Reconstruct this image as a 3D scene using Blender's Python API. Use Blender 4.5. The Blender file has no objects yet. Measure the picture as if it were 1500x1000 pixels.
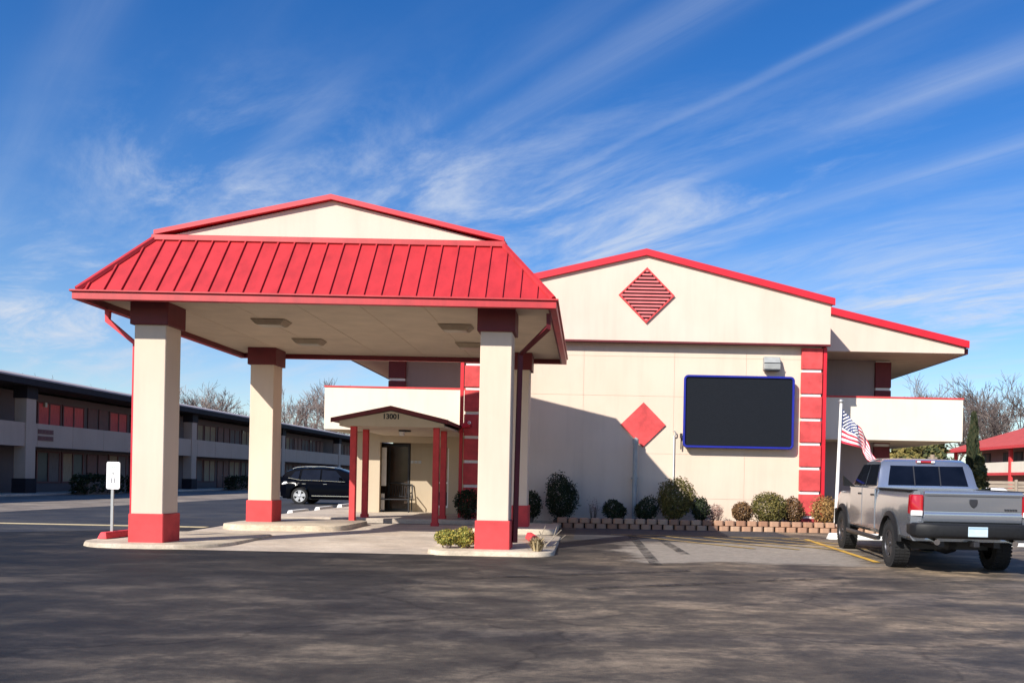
import bpy, bmesh, math, random
from mathutils import Vector, Matrix
R = math.radians
rnd = random.Random(7)
scene = bpy.context.scene
COL = scene.collection

# ------------------------------------------------------------------ camera model (used to measure the place)
F, PU, PV, CAMZ, ROLL = 1250.0, 115.0, 200.0, 1.45, 0.02
def at(x, y, Y):
    """world point seen at pixel (x, y) of the photograph at depth Y"""
    u = (x-750)+ROLL*(y-500); v = (y-500)-ROLL*(x-750)
    return ((u-PU)*Y/F, Y, CAMZ-(v-PV)*Y/F)
def ax(x, y, Y): return at(x, y, Y)[0]
def az(x, y, Y): return at(x, y, Y)[2]
def gz(Y): return 0.014*min(max(Y-15.0, 0.0), 7.15)

# ------------------------------------------------------------------ materials
def nodes_of(name):
    m = bpy.data.materials.new(name); m.use_nodes = True
    nt = m.node_tree; b = nt.nodes['Principled BSDF']
    return m, nt, b
def N(nt, t, **kw):
    n = nt.nodes.new(t)
    for k, v in kw.items():
        if hasattr(n, k): setattr(n, k, v)
        else: n.inputs[k].default_value = v
    return n
def ramp(nt, fac, stops):
    r = nt.nodes.new('ShaderNodeValToRGB')
    el = r.color_ramp.elements
    while len(el) < len(stops): el.new(0.5)
    for e, (p, c) in zip(el, stops):
        e.position = p; e.color = (*c, 1) if len(c) == 3 else c
    nt.links.new(fac, r.inputs['Fac']); return r
def mat(name, col, rough=.6, var=.12, scale=2.5, bump=0.0, bscale=60, metal=0.0, spec=.5, stretch=(1,1,1), coat=0):
    m, nt, b = nodes_of(name)
    tc = N(nt, 'ShaderNodeTexCoord'); mp = N(nt, 'ShaderNodeMapping'); mp.inputs['Scale'].default_value = stretch
    nt.links.new(tc.outputs['Object'], mp.inputs['Vector'])
    nz = N(nt, 'ShaderNodeTexNoise', Scale=scale, Detail=7.0, Roughness=.62)
    nt.links.new(mp.outputs[0], nz.inputs['Vector'])
    lo = tuple(max(0, c*(1-var)) for c in col); hi = tuple(min(1, c*(1+var)) for c in col)
    r = ramp(nt, nz.outputs['Fac'], [(.3, lo), (.7, hi)])
    nt.links.new(r.outputs['Color'], b.inputs['Base Color'])
    b.inputs['Roughness'].default_value = rough; b.inputs['Metallic'].default_value = metal
    b.inputs['Specular IOR Level'].default_value = spec
    if coat: b.inputs['Coat Weight'].default_value = coat; b.inputs['Coat Roughness'].default_value = .05
    if bump:
        n2 = N(nt, 'ShaderNodeTexNoise', Scale=bscale, Detail=4.0)
        nt.links.new(mp.outputs[0], n2.inputs['Vector'])
        bp = N(nt, 'ShaderNodeBump', Strength=bump, Distance=.02)
        nt.links.new(n2.outputs['Fac'], bp.inputs['Height']); nt.links.new(bp.outputs[0], b.inputs['Normal'])
    return m
def island_mat(name, cols, rough=.8, translucent=0.0):
    """a palette picked at random for every separate leaf / block"""
    m, nt, b = nodes_of(name)
    g = N(nt, 'ShaderNodeNewGeometry')
    stops = [((i+.5)/len(cols), c) for i, c in enumerate(cols)]
    r = ramp(nt, g.outputs['Random Per Island'], stops)
    nt.links.new(r.outputs['Color'], b.inputs['Base Color'])
    b.inputs['Roughness'].default_value = rough
    b.inputs['Specular IOR Level'].default_value = .25
    return m
def stucco(name, col, joints=False):
    """painted stucco with weather streaks running down and faint panel joints"""
    m, nt, b = nodes_of(name)
    tc = N(nt, 'ShaderNodeTexCoord')
    mp = N(nt, 'ShaderNodeMapping'); mp.inputs['Scale'].default_value = (2.2, 2.2, .22)
    nt.links.new(tc.outputs['Object'], mp.inputs['Vector'])
    nz = N(nt, 'ShaderNodeTexNoise', Scale=1.6, Detail=8.0, Roughness=.65); nt.links.new(mp.outputs[0], nz.inputs['Vector'])
    n1 = N(nt, 'ShaderNodeTexNoise', Scale=.7, Detail=6.0); nt.links.new(tc.outputs['Object'], n1.inputs['Vector'])
    r = ramp(nt, nz.outputs['Fac'], [(.25, tuple(c*.93 for c in col)), (.5, col), (.8, tuple(min(1, c*1.03) for c in col))])
    r2 = ramp(nt, n1.outputs['Fac'], [(.3, (.94, .935, .92)), (.6, (1, 1, 1))])
    mx = N(nt, 'ShaderNodeMix', data_type='RGBA', blend_type='MULTIPLY'); mx.inputs['Factor'].default_value = 1
    nt.links.new(r.outputs['Color'], mx.inputs['A']); nt.links.new(r2.outputs['Color'], mx.inputs['B'])
    nt.links.new(mx.outputs['Result'], b.inputs['Base Color'])
    b.inputs['Roughness'].default_value = .9; b.inputs['Specular IOR Level'].default_value = .2
    n2 = N(nt, 'ShaderNodeTexNoise', Scale=45.0, Detail=5.0); nt.links.new(tc.outputs['Object'], n2.inputs['Vector'])
    bp = N(nt, 'ShaderNodeBump', Strength=.25, Distance=.01)
    nt.links.new(n2.outputs['Fac'], bp.inputs['Height']); nt.links.new(bp.outputs[0], b.inputs['Normal'])
    return m
def asphalt(name, dark, brown, light, amount=.5, fine=.5, worn=False):
    m, nt, b = nodes_of(name)
    tc = N(nt, 'ShaderNodeTexCoord')
    def noise(sx, sy, sc, det=8.0, rough=.6, dist=0.0):
        mp = N(nt, 'ShaderNodeMapping'); mp.inputs['Scale'].default_value = (sx, sy, 1)
        nt.links.new(tc.outputs['Object'], mp.inputs['Vector'])
        n = N(nt, 'ShaderNodeTexNoise', Scale=sc, Detail=det, Roughness=rough, Distortion=dist)
        nt.links.new(mp.outputs[0], n.inputs['Vector']); return n.outputs['Fac']
    big = noise(.5, 1.0, .30, 6.0, .6, .6)
    mid = noise(.7, 1.1, 1.05, 10.0, .76, .2)
    fin = noise(.85, 1.15, 7.0, 10.0, .82)
    agg = noise(1, 1, 90, 3.0, .6)
    r1 = ramp(nt, mid, [(.38, dark), (.5, brown), (.64, light)])
    r0 = ramp(nt, big, [(.40, (.5, .52, .58)), (.58, (1.35, 1.28, 1.14))])
    mx = N(nt, 'ShaderNodeMix', data_type='RGBA', blend_type='MULTIPLY'); mx.inputs['Factor'].default_value = amount
    nt.links.new(r1.outputs['Color'], mx.inputs['A']); nt.links.new(r0.outputs['Color'], mx.inputs['B'])
    r2 = ramp(nt, fin, [(.3, (.55, .55, .56)), (.7, (1.45, 1.42, 1.38))])
    m2 = N(nt, 'ShaderNodeMix', data_type='RGBA', blend_type='MULTIPLY'); m2.inputs['Factor'].default_value = fine
    nt.links.new(mx.outputs['Result'], m2.inputs['A']); nt.links.new(r2.outputs['Color'], m2.inputs['B'])
    r3 = ramp(nt, agg, [(.35, (.7, .7, .7)), (.65, (1.3, 1.3, 1.3))])
    m3 = N(nt, 'ShaderNodeMix', data_type='RGBA', blend_type='MULTIPLY'); m3.inputs['Factor'].default_value = .6
    nt.links.new(m2.outputs['Result'], m3.inputs['A']); nt.links.new(r3.outputs['Color'], m3.inputs['B'])
    out = m3.outputs['Result']
    if worn:
        vm = N(nt, 'ShaderNodeMapping'); vm.inputs['Scale'].default_value = (.35, .5, 1); nt.links.new(tc.outputs['Object'], vm.inputs['Vector'])
        wn = N(nt, 'ShaderNodeTexNoise', Scale=2.2, Detail=6.0); nt.links.new(vm.outputs[0], wn.inputs['Vector'])
        wmx = N(nt, 'ShaderNodeMix', data_type='RGBA'); wmx.inputs['Factor'].default_value = .35
        nt.links.new(vm.outputs[0], wmx.inputs['A']); nt.links.new(wn.outputs['Color'], wmx.inputs['B'])
        vo = N(nt, 'ShaderNodeTexVoronoi', feature='DISTANCE_TO_EDGE', Scale=1.0); nt.links.new(wmx.outputs['Result'], vo.inputs['Vector'])
        rc = ramp(nt, vo.outputs['Distance'], [(.0, (.45, .45, .46)), (.012, (1, 1, 1))])
        m6 = N(nt, 'ShaderNodeMix', data_type='RGBA', blend_type='MULTIPLY'); m6.inputs['Factor'].default_value = .7
        nt.links.new(out, m6.inputs['A']); nt.links.new(rc.outputs['Color'], m6.inputs['B']); out = m6.outputs['Result']
        # pale worn apron beside the parking bay, with ragged edges, and a generally paler lot to the right
        sp = N(nt, 'ShaderNodeSeparateXYZ'); nt.links.new(tc.outputs['Object'], sp.inputs[0])
        edge = noise(.5, 1.0, .9, 7.0, .7, .5)
        def mth(op, a, c):
            n = N(nt, 'ShaderNodeMath', operation=op)
            for i, q in enumerate((a, c)):
                if isinstance(q, (int, float)): n.inputs[i].default_value = q
                else: nt.links.new(q, n.inputs[i])
            return n.outputs[0]
        def ss(x, lo, hi):
            n = N(nt, 'ShaderNodeMapRange', interpolation_type='SMOOTHSTEP'); nt.links.new(x, n.inputs['Value'])
            n.inputs['From Min'].default_value = lo; n.inputs['From Max'].default_value = hi; return n.outputs[0]
        wob = mth('MULTIPLY', mth('SUBTRACT', edge, .5), 5.0)
        Xw = mth('ADD', sp.outputs['X'], wob); Yw = mth('ADD', sp.outputs['Y'], mth('MULTIPLY', wob, .55))
        mask = mth('MULTIPLY', mth('MULTIPLY', ss(Xw, .6, 1.5), ss(Xw, 6.2, 5.0)), mth('MULTIPLY', ss(Yw, 15.1, 15.6), ss(Yw, 20.5, 18.6)))
        rp = ramp(nt, fin, [(.25, (.17, .145, .115)), (.5, (.31, .27, .22)), (.75, (.46, .40, .33))])
        m4 = N(nt, 'ShaderNodeMix', data_type='RGBA'); nt.links.new(mth('MULTIPLY', mask, .85), m4.inputs['Factor'])
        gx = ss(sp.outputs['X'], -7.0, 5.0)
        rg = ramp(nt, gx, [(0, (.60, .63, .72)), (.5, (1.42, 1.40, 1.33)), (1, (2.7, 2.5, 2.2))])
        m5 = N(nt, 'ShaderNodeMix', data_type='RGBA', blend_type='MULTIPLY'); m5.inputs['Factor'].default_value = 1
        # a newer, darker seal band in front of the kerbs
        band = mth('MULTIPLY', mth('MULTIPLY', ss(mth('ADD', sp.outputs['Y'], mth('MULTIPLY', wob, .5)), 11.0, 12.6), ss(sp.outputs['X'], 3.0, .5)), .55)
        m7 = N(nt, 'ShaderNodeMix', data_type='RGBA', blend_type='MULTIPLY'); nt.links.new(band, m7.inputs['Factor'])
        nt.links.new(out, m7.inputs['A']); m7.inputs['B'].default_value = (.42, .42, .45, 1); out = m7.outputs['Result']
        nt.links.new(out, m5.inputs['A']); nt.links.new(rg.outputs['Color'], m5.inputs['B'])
        nt.links.new(m5.outputs['Result'], m4.inputs['A']); nt.links.new(rp.outputs['Color'], m4.inputs['B'])
        out = m4.outputs['Result']
    nt.links.new(out, b.inputs['Base Color'])
    rr = ramp(nt, mid, [(.3, (.62,)*3), (.7, (.9,)*3)]); nt.links.new(rr.outputs['Color'], b.inputs['Roughness'])
    b.inputs['Specular IOR Level'].default_value = .3
    bp = N(nt, 'ShaderNodeBump', Strength=.5, Distance=.012)
    nt.links.new(agg, bp.inputs['Height']); nt.links.new(bp.outputs[0], b.inputs['Normal'])
    return m
def worn_paint(name, col, under, keep=.5):
    m, nt, b = nodes_of(name)
    tc = N(nt, 'ShaderNodeTexCoord')
    n = N(nt, 'ShaderNodeTexNoise', Scale=7.0, Detail=9.0, Roughness=.75); nt.links.new(tc.outputs['Object'], n.inputs['Vector'])
    r = ramp(nt, n.outputs['Fac'], [(keep-.12, under), (keep+.02, col)])
    nt.links.new(r.outputs['Color'], b.inputs['Base Color']); b.inputs['Roughness'].default_value = .8
    return m
def glass(name, col=(.012, .015, .02), rough=.03, spec=.9):
    m, nt, b = nodes_of(name)
    tc = N(nt, 'ShaderNodeTexCoord'); n = N(nt, 'ShaderNodeTexNoise', Scale=3.0); nt.links.new(tc.outputs['Object'], n.inputs['Vector'])
    r = ramp(nt, n.outputs['Fac'], [(.3, tuple(c*.7 for c in col)), (.7, tuple(c*1.3 for c in col))])
    nt.links.new(r.outputs['Color'], b.inputs['Base Color'])
    b.inputs['Roughness'].default_value = rough; b.inputs['Specular IOR Level'].default_value = spec
    return m

M = {}
M['cream'] = stucco('cream stucco', (.70, .560, .445))
M['cream2'] = stucco('cream board', (.71, .555, .46))
M['white_stucco'] = stucco('off white stucco', (.76, .68, .56))
M['beige'] = stucco('beige stucco', (.52, .43, .315))
M['soffit'] = mat('soffit board', (.60, .50, .38), .8, .1, 1.5)
M['grey_wall'] = stucco('grey wall', (.50, .385, .305))
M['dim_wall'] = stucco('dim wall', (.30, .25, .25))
M['red'] = mat('red painted steel', (.455, .026, .030), .45, .17, 1.6, .06, 3, stretch=(2.2, 2.2, .5))
M['red_trim'] = mat('red trim', (.58, .012, .026), .48, .12, 2)
M['red_col'] = mat('red masonry paint', (.58, .05, .052), .75, .14, 4, .25, 60)
M['red_shaded'] = mat('dark shaded red', (.125, .008, .014), .6, .15, 4)  # red darkened to hold the shade on capitals, inner fascia and right spout
M['red_brick'] = mat('red block paint', (.60, .065, .065), .8, .25, 3.5, .3, 50)
M['trim_glint'] = mat('glint pale red', (.66, .40, .41), .45, .1, 2)  # trim red paled to hold a sun glint; not used
M['white_paint'] = mat('white paint', (.8, .78, .74), .6, .08, 4)
M['concrete'] = asphalt('driveway concrete', (.40, .335, .27), (.52, .44, .355), (.60, .52, .43), .25, .4)
M['kerb'] = asphalt('kerb concrete', (.40, .335, .25), (.53, .45, .345), (.62, .54, .43), .35, .6)
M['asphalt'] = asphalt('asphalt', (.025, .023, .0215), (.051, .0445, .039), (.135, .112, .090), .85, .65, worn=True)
M['asphalt_dark'] = asphalt('sealed asphalt', (.028, .03, .038), (.045, .046, .054), (.07, .068, .07), .5, .5)
M['asphalt_pale'] = asphalt('worn pale asphalt', (.15, .125, .105), (.25, .21, .175), (.34, .30, .25), .4, .5)
M['yellow'] = worn_paint('worn yellow paint', (.62, .36, .05), (.20, .15, .10), .45)
M['yellow_old'] = worn_paint('faded yellow paint', (.46, .30, .08), (.17, .14, .10), .50)
M['cream_line'] = worn_paint('faded cream line', (.62, .50, .28), (.25, .2, .15), .42)
M['red_kerb'] = mat('red kerb paint', (.72, .05, .06), .7, .2, 8)
M['stop'] = mat('white wheel stop', (.72, .70, .66), .8, .15, 6, .3, 60)
M['soil'] = mat('mulch', (.07, .045, .03), .95, .4, 12, .8, 40)
M['grey_metal'] = mat('galvanised metal', (.38, .39, .39), .45, .1, 8, metal=.5)
M['grey_paint'] = mat('grey enamel', (.33, .34, .33), .5, .12, 6)
M['dark'] = mat('dark enamel', (.02, .02, .024), .5, .2, 5)
M['door_red'] = mat('red brown door paint', (.13, .03, .03), .6, .2, 4)
M['navy'] = mat('dark navy fascia', (.026, .023, .028), .75, .2, 3, spec=.15)
M['blue'] = mat('blue sign frame', (.012, .018, .26), .35, .15, 5)
M['glass'] = glass('dark glass')
M['lens'] = mat('frosted lens', (.42, .38, .30), .35, .06, 5)
M['curtain_red'] = mat('red curtain', (.70, .12, .11), .8, .3, 6, stretch=(1, 6, .3))
M['curtain_beige'] = mat('beige curtain', (.34, .26, .17), .8, .35, 6, stretch=(1, 6, .3))
M['curtain_grey'] = mat('grey blind', (.16, .13, .12), .8, .35, 6, stretch=(1, 6, .3))
M['roof_grey'] = mat('weathered roof', (.42, .36, .35), .8, .15, 2)
M['tile_red'] = mat('red shingle', (.50, .075, .06), .75, .15, 2, .3, 12)
M['fence'] = mat('weathered fence boards', (.36, .29, .22), .85, .25, 2, stretch=(1, 1, 8))
M['wood'] = mat('utility pole wood', (.30, .23, .17), .9, .25, 5, stretch=(6, 6, .5))
M['bark'] = mat('grey bark', (.16, .12, .10), .95, .3, 6)
M['twig'] = island_mat('bare twigs', [(.17, .125, .11), (.24, .18, .155), (.13, .10, .095), (.30, .235, .20)], .95)
M['twig_dark'] = island_mat('dark bare twigs', [(.11, .085, .08), (.17, .135, .12), (.08, .065, .065), (.22, .18, .155)], .95)
M['paver'] = island_mat('planter blocks', [(.32, .17, .105), (.42, .25, .16), (.36, .20, .13), (.46, .30, .20)], .9)
M['louvre_void'] = mat('dark louvre backing', (.03, .008, .01), .9, .2, 4)
M['ink'] = mat('black lettering', (.012, .012, .012), .5, .1, 5)

# ------------------------------------------------------------------ mesh builder
class MB:
    def __init__(s): s.v = []; s.f = []; s.mi = []
    def add(s, vs, fs, mi=0):
        o = len(s.v); s.v += [tuple(v) for v in vs]; s.f += [tuple(i+o for i in f) for f in fs]; s.mi += [mi]*len(fs); return s
    def box(s, x0, x1, y0, y1, z0, z1, mi=0):
        vs = [(x0,y0,z0),(x1,y0,z0),(x1,y1,z0),(x0,y1,z0),(x0,y0,z1),(x1,y0,z1),(x1,y1,z1),(x0,y1,z1)]
        return s.add(vs, [(0,3,2,1),(4,5,6,7),(0,1,5,4),(1,2,6,5),(2,3,7,6),(3,0,4,7)], mi)
    def hexa(s, b, t, mi=0):
        """four bottom points and four top points, both in the same turn"""
        return s.add(list(b)+list(t), [(0,3,2,1),(4,5,6,7),(0,1,5,4),(1,2,6,5),(2,3,7,6),(3,0,4,7)], mi)
    def prism(s, poly, axis, a, b, mi=0):
        n = len(poly)
        def pt(p, w):
            return {'x': (w, p[0], p[1]), 'y': (p[0], w, p[1]), 'z': (p[0], p[1], w)}[axis]
        vs = [pt(p, a) for p in poly]+[pt(p, b) for p in poly]
        return s.add(vs, [tuple(range(n))[::-1], tuple(range(n, 2*n))]+[(i, (i+1) % n, n+(i+1) % n, n+i) for i in range(n)], mi)
    def quad(s, *p, mi=0): return s.add(p, [tuple(range(len(p)))], mi)
    def tube(s, pts, r, n=8, mi=0, caps=True):
        pts = [Vector(p) for p in pts]; rs = r if isinstance(r, (list, tuple)) else [r]*len(pts)
        rings = []; up = None
        for i, p in enumerate(pts):
            d = (pts[min(i+1, len(pts)-1)]-pts[max(i-1, 0)])
            if d.length < 1e-9: d = Vector((0,0,1))
            d.normalize()
            if up is None: up = Vector((0,0,1)) if abs(d.z) < .9 else Vector((1,0,0))
            a = d.cross(up)
            if a.length < 1e-4: a = d.cross(Vector((0,1,0)))
            a.normalize(); bb = a.cross(d).normalized(); up = bb
            rings.append([p+(a*math.cos(t)+bb*math.sin(t))*rs[i] for t in [2*math.pi*k/n+math.pi/n for k in range(n)]])
        vs = [q for rg in rings for q in rg]; fs = []
        for i in range(len(pts)-1):
            for k in range(n): fs.append((i*n+k, i*n+(k+1) % n, (i+1)*n+(k+1) % n, (i+1)*n+k))
        if caps: fs += [tuple(range(n))[::-1], tuple((len(pts)-1)*n+k for k in range(n))]
        return s.add(vs, fs, mi)
    def lathe(s, prof, c, axis='x', n=28, mi=0):
        vs = []; fs = []
        for (w, r) in prof:
            for k in range(n):
                t = 2*math.pi*k/n; a, b = r*math.cos(t), r*math.sin(t)
                vs.append({'x': (c[0]+w, c[1]+a, c[2]+b), 'z': (c[0]+a, c[1]+b, c[2]+w), 'y': (c[0]+a, c[1]+w, c[2]+b)}[axis])
        for i in range(len(prof)-1):
            for k in range(n): fs.append((i*n+k, i*n+(k+1) % n, (i+1)*n+(k+1) % n, (i+1)*n+k))
        return s.add(vs, fs, mi)
    def loft(s, stations, mi=0):
        """stations [(y, [(x,z)...half profile from bottom to top])], mirrored in x"""
        k = len(stations[0][1]); m = 2*k; vs = []; fs = []
        for y, pr in stations:
            vs += [(x, y, z) for x, z in pr]+[(-x, y, z) for x, z in pr[::-1]]
        for i in range(len(stations)-1):
            for j in range(m): fs.append((i*m+j, i*m+(j+1) % m, (i+1)*m+(j+1) % m, (i+1)*m+j))
        fs += [tuple(range(m))[::-1], tuple((len(stations)-1)*m+j for j in range(m))]
        return s.add(vs, fs, mi)
    def build(s, name, mats, parent=None, off=None, bevel=0, smooth=None, segs=1):
        if not isinstance(mats, (list, tuple)): mats = [mats]
        if off is None: off = world_loc(parent) if parent else Vector((0,0,0))
        me = bpy.data.meshes.new(name)
        me.from_pydata([(v[0]-off[0], v[1]-off[1], v[2]-off[2]) for v in s.v], [], s.f)
        for m in mats: me.materials.append(m)
        me.polygons.foreach_set('material_index', s.mi)
        bm = bmesh.new(); bm.from_mesh(me); bmesh.ops.recalc_face_normals(bm, faces=bm.faces)
        if bevel:
            es = [e for e in bm.edges if len(e.link_faces) == 2 and e.calc_face_angle(0) > R(35)]
            bmesh.ops.bevel(bm, geom=es, offset=bevel, segments=segs, profile=.6, affect='EDGES', clamp_overlap=True)
        bm.to_mesh(me); bm.free()
        if smooth is not None:
            me.polygons.foreach_set('use_smooth', [True]*len(me.polygons))
            me.set_sharp_from_angle(angle=R(smooth))
        me.update()
        o = bpy.data.objects.new(name, me); COL.objects.link(o)
        if parent: o.parent = parent
        return o
def world_loc(o):
    v = Vector((0,0,0))
    while o: v += o.location; o = o.parent
    return v
def tag(o, label=None, cat=None, group=None, kind=None):
    if label: o['label'] = label
    if cat: o['category'] = cat
    if group: o['group'] = group
    if kind: o['kind'] = kind
    return o
def thing(name, label, cat, loc, group=None, rz=0):
    o = bpy.data.objects.new(name, None); COL.objects.link(o)
    o.location = loc; o.rotation_euler = (0, 0, rz); o.empty_display_size = .3
    return tag(o, label, cat, group)
KIDS = {}
def copy_tree(o, parent=None):
    c = o.copy(); COL.objects.link(c); c.parent = parent
    for ch in [q for q in bpy.data.objects if q.parent == o]: copy_tree(ch, c)
    return c
def text_mesh(name, body, size, parent, m, loc, depth=.006, rot=(R(90), 0, 0), sx=1.0, bold=0.0):
    cu = bpy.data.curves.new(name, 'FONT'); cu.body = body; cu.size = size; cu.align_x = 'CENTER'; cu.align_y = 'CENTER'; cu.extrude = depth/2; cu.offset = bold
    t = bpy.data.objects.new(name, cu); COL.objects.link(t)
    dg = bpy.context.evaluated_depsgraph_get(); me = bpy.data.meshes.new_from_object(t.evaluated_get(dg))
    bpy.data.objects.remove(t); bpy.data.curves.remove(cu)
    me.materials.clear(); me.materials.append(m)
    o = bpy.data.objects.new(name, me); COL.objects.link(o)
    o.parent = parent; o.location = Vector(loc)-world_loc(parent); o.rotation_euler = rot; o.scale = (sx, 1, 1)
    return o

# ------------------------------------------------------------------ ground
def clip(poly, y, keep_above):
    out = []
    for i in range(len(poly)):
        a, b = poly[i], poly[(i+1) % len(poly)]
        ia = (a[1] >= y) if keep_above else (a[1] <= y); ib = (b[1] >= y) if keep_above else (b[1] <= y)
        if ia: out.append(a)
        if ia != ib:
            t = (y-a[1])/(b[1]-a[1]); out.append((a[0]+(b[0]-a[0])*t, y))
    return out
def sheet(name, poly, m, eps, kind='structure'):
    mb = MB()
    for lo, hi in ((-1e4, 15), (15, 22.15), (22.15, 1e4)):
        p = clip(clip(poly, lo, True), hi, False)
        if len(p) >= 3: mb.quad(*[(x, y, gz(y)+eps) for x, y in p])
    o = mb.build(name, m)
    for pl in o.data.polygons: pass
    if kind: o['kind'] = kind
    return o
def gpt(x, y, lift=0.0):
    """point of the ground seen at a pixel"""
    Y = 18.0
    for _ in range(30):
        v = (y-500)-ROLL*(x-750)-PV; Y = (CAMZ-gz(Y)-lift)*F/v
    return (ax(x, y, Y), Y)

g = MB()
xs = [-500, 500]; ys = [-80, 15, 22.15, 900]
for j in range(3): g.quad((-500, ys[j], gz(ys[j])), (500, ys[j], gz(ys[j])), (500, ys[j+1], gz(ys[j+1])), (-500, ys[j+1], gz(ys[j+1])))
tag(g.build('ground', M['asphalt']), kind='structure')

# the lot beside and behind the canopy is darker, newer asphalt
sheet('parking_lot', [(-18, 21.3), (-9.3, 21.3), (-9.3, 120), (-18, 120)], M['asphalt_dark'], .004)
sheet('parking_strip', [(-27.6, 21.3), (-18.02, 21.3), (-18.02, 130), (-27.6, 130)], M['asphalt_pale'], .004)
sheet('shadow_patch', [(-40, 18.3), (-12.6, 18.6), (-10.2, 20.3), (-10.2, 20.85), (-40, 20.85)], M['asphalt_dark'], .004)  # dark sheet stands in for a shadow cast from off to the left
sheet('driveway', [(-9.0, 15.75), (-1.2, 15.75), (-1.2, 24.0), (-9.25, 24.0), (-9.25, 19.5)], M['concrete'], .004)
sheet('gutter', [(-60, 20.9), (-9.4, 20.9), (-9.4, 21.25), (-60, 21.25)], M['cream_line'], .008)
sheet('parking_strip', [(-.3, 19.6), (5.2, 19.6), (5.2, 23.7), (-.3, 23.7)], M['asphalt_dark'], .004)
# painted markings
def stripe(a, b, w, m, name='parking_line'):
    a = Vector((a[0], a[1])); b = Vector((b[0], b[1])); d = (b-a).normalized(); n = Vector((-d.y, d.x))*w/2
    return sheet(name, [tuple(a+n), tuple(a-n), tuple(b-n), tuple(b+n)], m, .012)
stripe((5.42, 15.9), (5.40, 21.0), .13, M['yellow'])
for k in range(5):
    x0 = 1.0+k*.95
    stripe((x0, 21.1-.02*k), (x0+2.6, 18.2), .12, M['yellow_old'])
stripe((.6, 21.3), (5.3, 21.25), .12, M['yellow_old'])

m_, nt_, b_ = nodes_of('tyre and shadow marks')
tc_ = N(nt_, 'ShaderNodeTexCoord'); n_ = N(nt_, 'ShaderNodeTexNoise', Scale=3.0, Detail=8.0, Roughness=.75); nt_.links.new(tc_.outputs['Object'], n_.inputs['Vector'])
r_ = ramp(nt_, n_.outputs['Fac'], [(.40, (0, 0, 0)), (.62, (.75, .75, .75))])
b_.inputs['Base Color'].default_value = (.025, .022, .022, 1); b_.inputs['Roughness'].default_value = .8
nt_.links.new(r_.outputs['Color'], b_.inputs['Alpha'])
for a, c in (((925, 784), (962, 828)), ((964, 788), (1004, 812)), ((700, 846), (1010, 836)), ((860, 862), (1240, 846))):  # the diagonal sheets near the bay paint pole shadows onto the ground
    stripe(gpt(*a), gpt(*c), .20, m_, 'tyre_and_shadow_mark')

# ------------------------------------------------------------------ kerbed islands and walks
def island(name, poly, top, m=None, inset=.05):
    """raised island with a rounded kerb edge"""
    mb = MB(); n = len(poly)
    cx = sum(p[0] for p in poly)/n; cy = sum(p[1] for p in poly)/n
    def ring(k, z):
        return [(p[0]+(cx-p[0])/max(.1, math.hypot(cx-p[0], cy-p[1]))*k, p[1]+(cy-p[1])/max(.1, math.hypot(cx-p[0], cy-p[1]))*k, z) for p in poly]
    rings = [[(p[0], p[1], gz(p[1])-.02) for p in poly], ring(.02, top-.02), ring(.03, top-.006), ring(.05, top)]
    vs = [v for r in rings for v in r]; fs = []
    for i in range(len(rings)-1):
        for k in range(n): fs.append((i*n+k, i*n+(k+1) % n, (i+1)*n+(k+1) % n, (i+1)*n+k))
    fs.append(tuple((len(rings)-1)*n+k for k in range(n)))
    mb.add(vs, fs)
    o = mb.build(name, m or M['kerb'], smooth=50); o['kind'] = 'structure'; return o
def rounded(x0, x1, y0, y1, r, n=5):
    out = []
    for cx, cy, a0 in ((x1-r, y1-r, 0), (x0+r, y1-r, 90), (x0+r, y0+r, 180), (x1-r, y0+r, 270)):
        for k in range(n+1):
            a = R(a0+90*k/n); out.append((cx+r*math.cos(a), cy+r*math.sin(a)))
    return out
island('kerb_island', rounded(-9.72, -6.9, 15.74, 19.6, 1.0), .095)
island('kerb_island', rounded(-3.0, -.6, 15.66, 20.6, .45), .095)
island('kerb_island', rounded(-8.95, -5.9, 20.4, 23.6, .7), .215)
island('kerb_island', rounded(-3.0, -.75, 20.9, 23.7, .4), .215)
mb = MB(); mb.box(-9.25, -3.0, 24.3, 60, .0, .232)
tag(mb.build('walkway', M['concrete'], bevel=.02), kind='structure')
mb = MB(); mb.box(-2.995, 12.2, 25.3, 60, .0, .205)
tag(mb.build('building_apron', M['concrete']), kind='structure')
mb = MB(); mb.box(-29.6, -27.6, 18, 140, .0, .21)
tag(mb.build('walkway', M['concrete'], bevel=.02), kind='structure')

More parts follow.
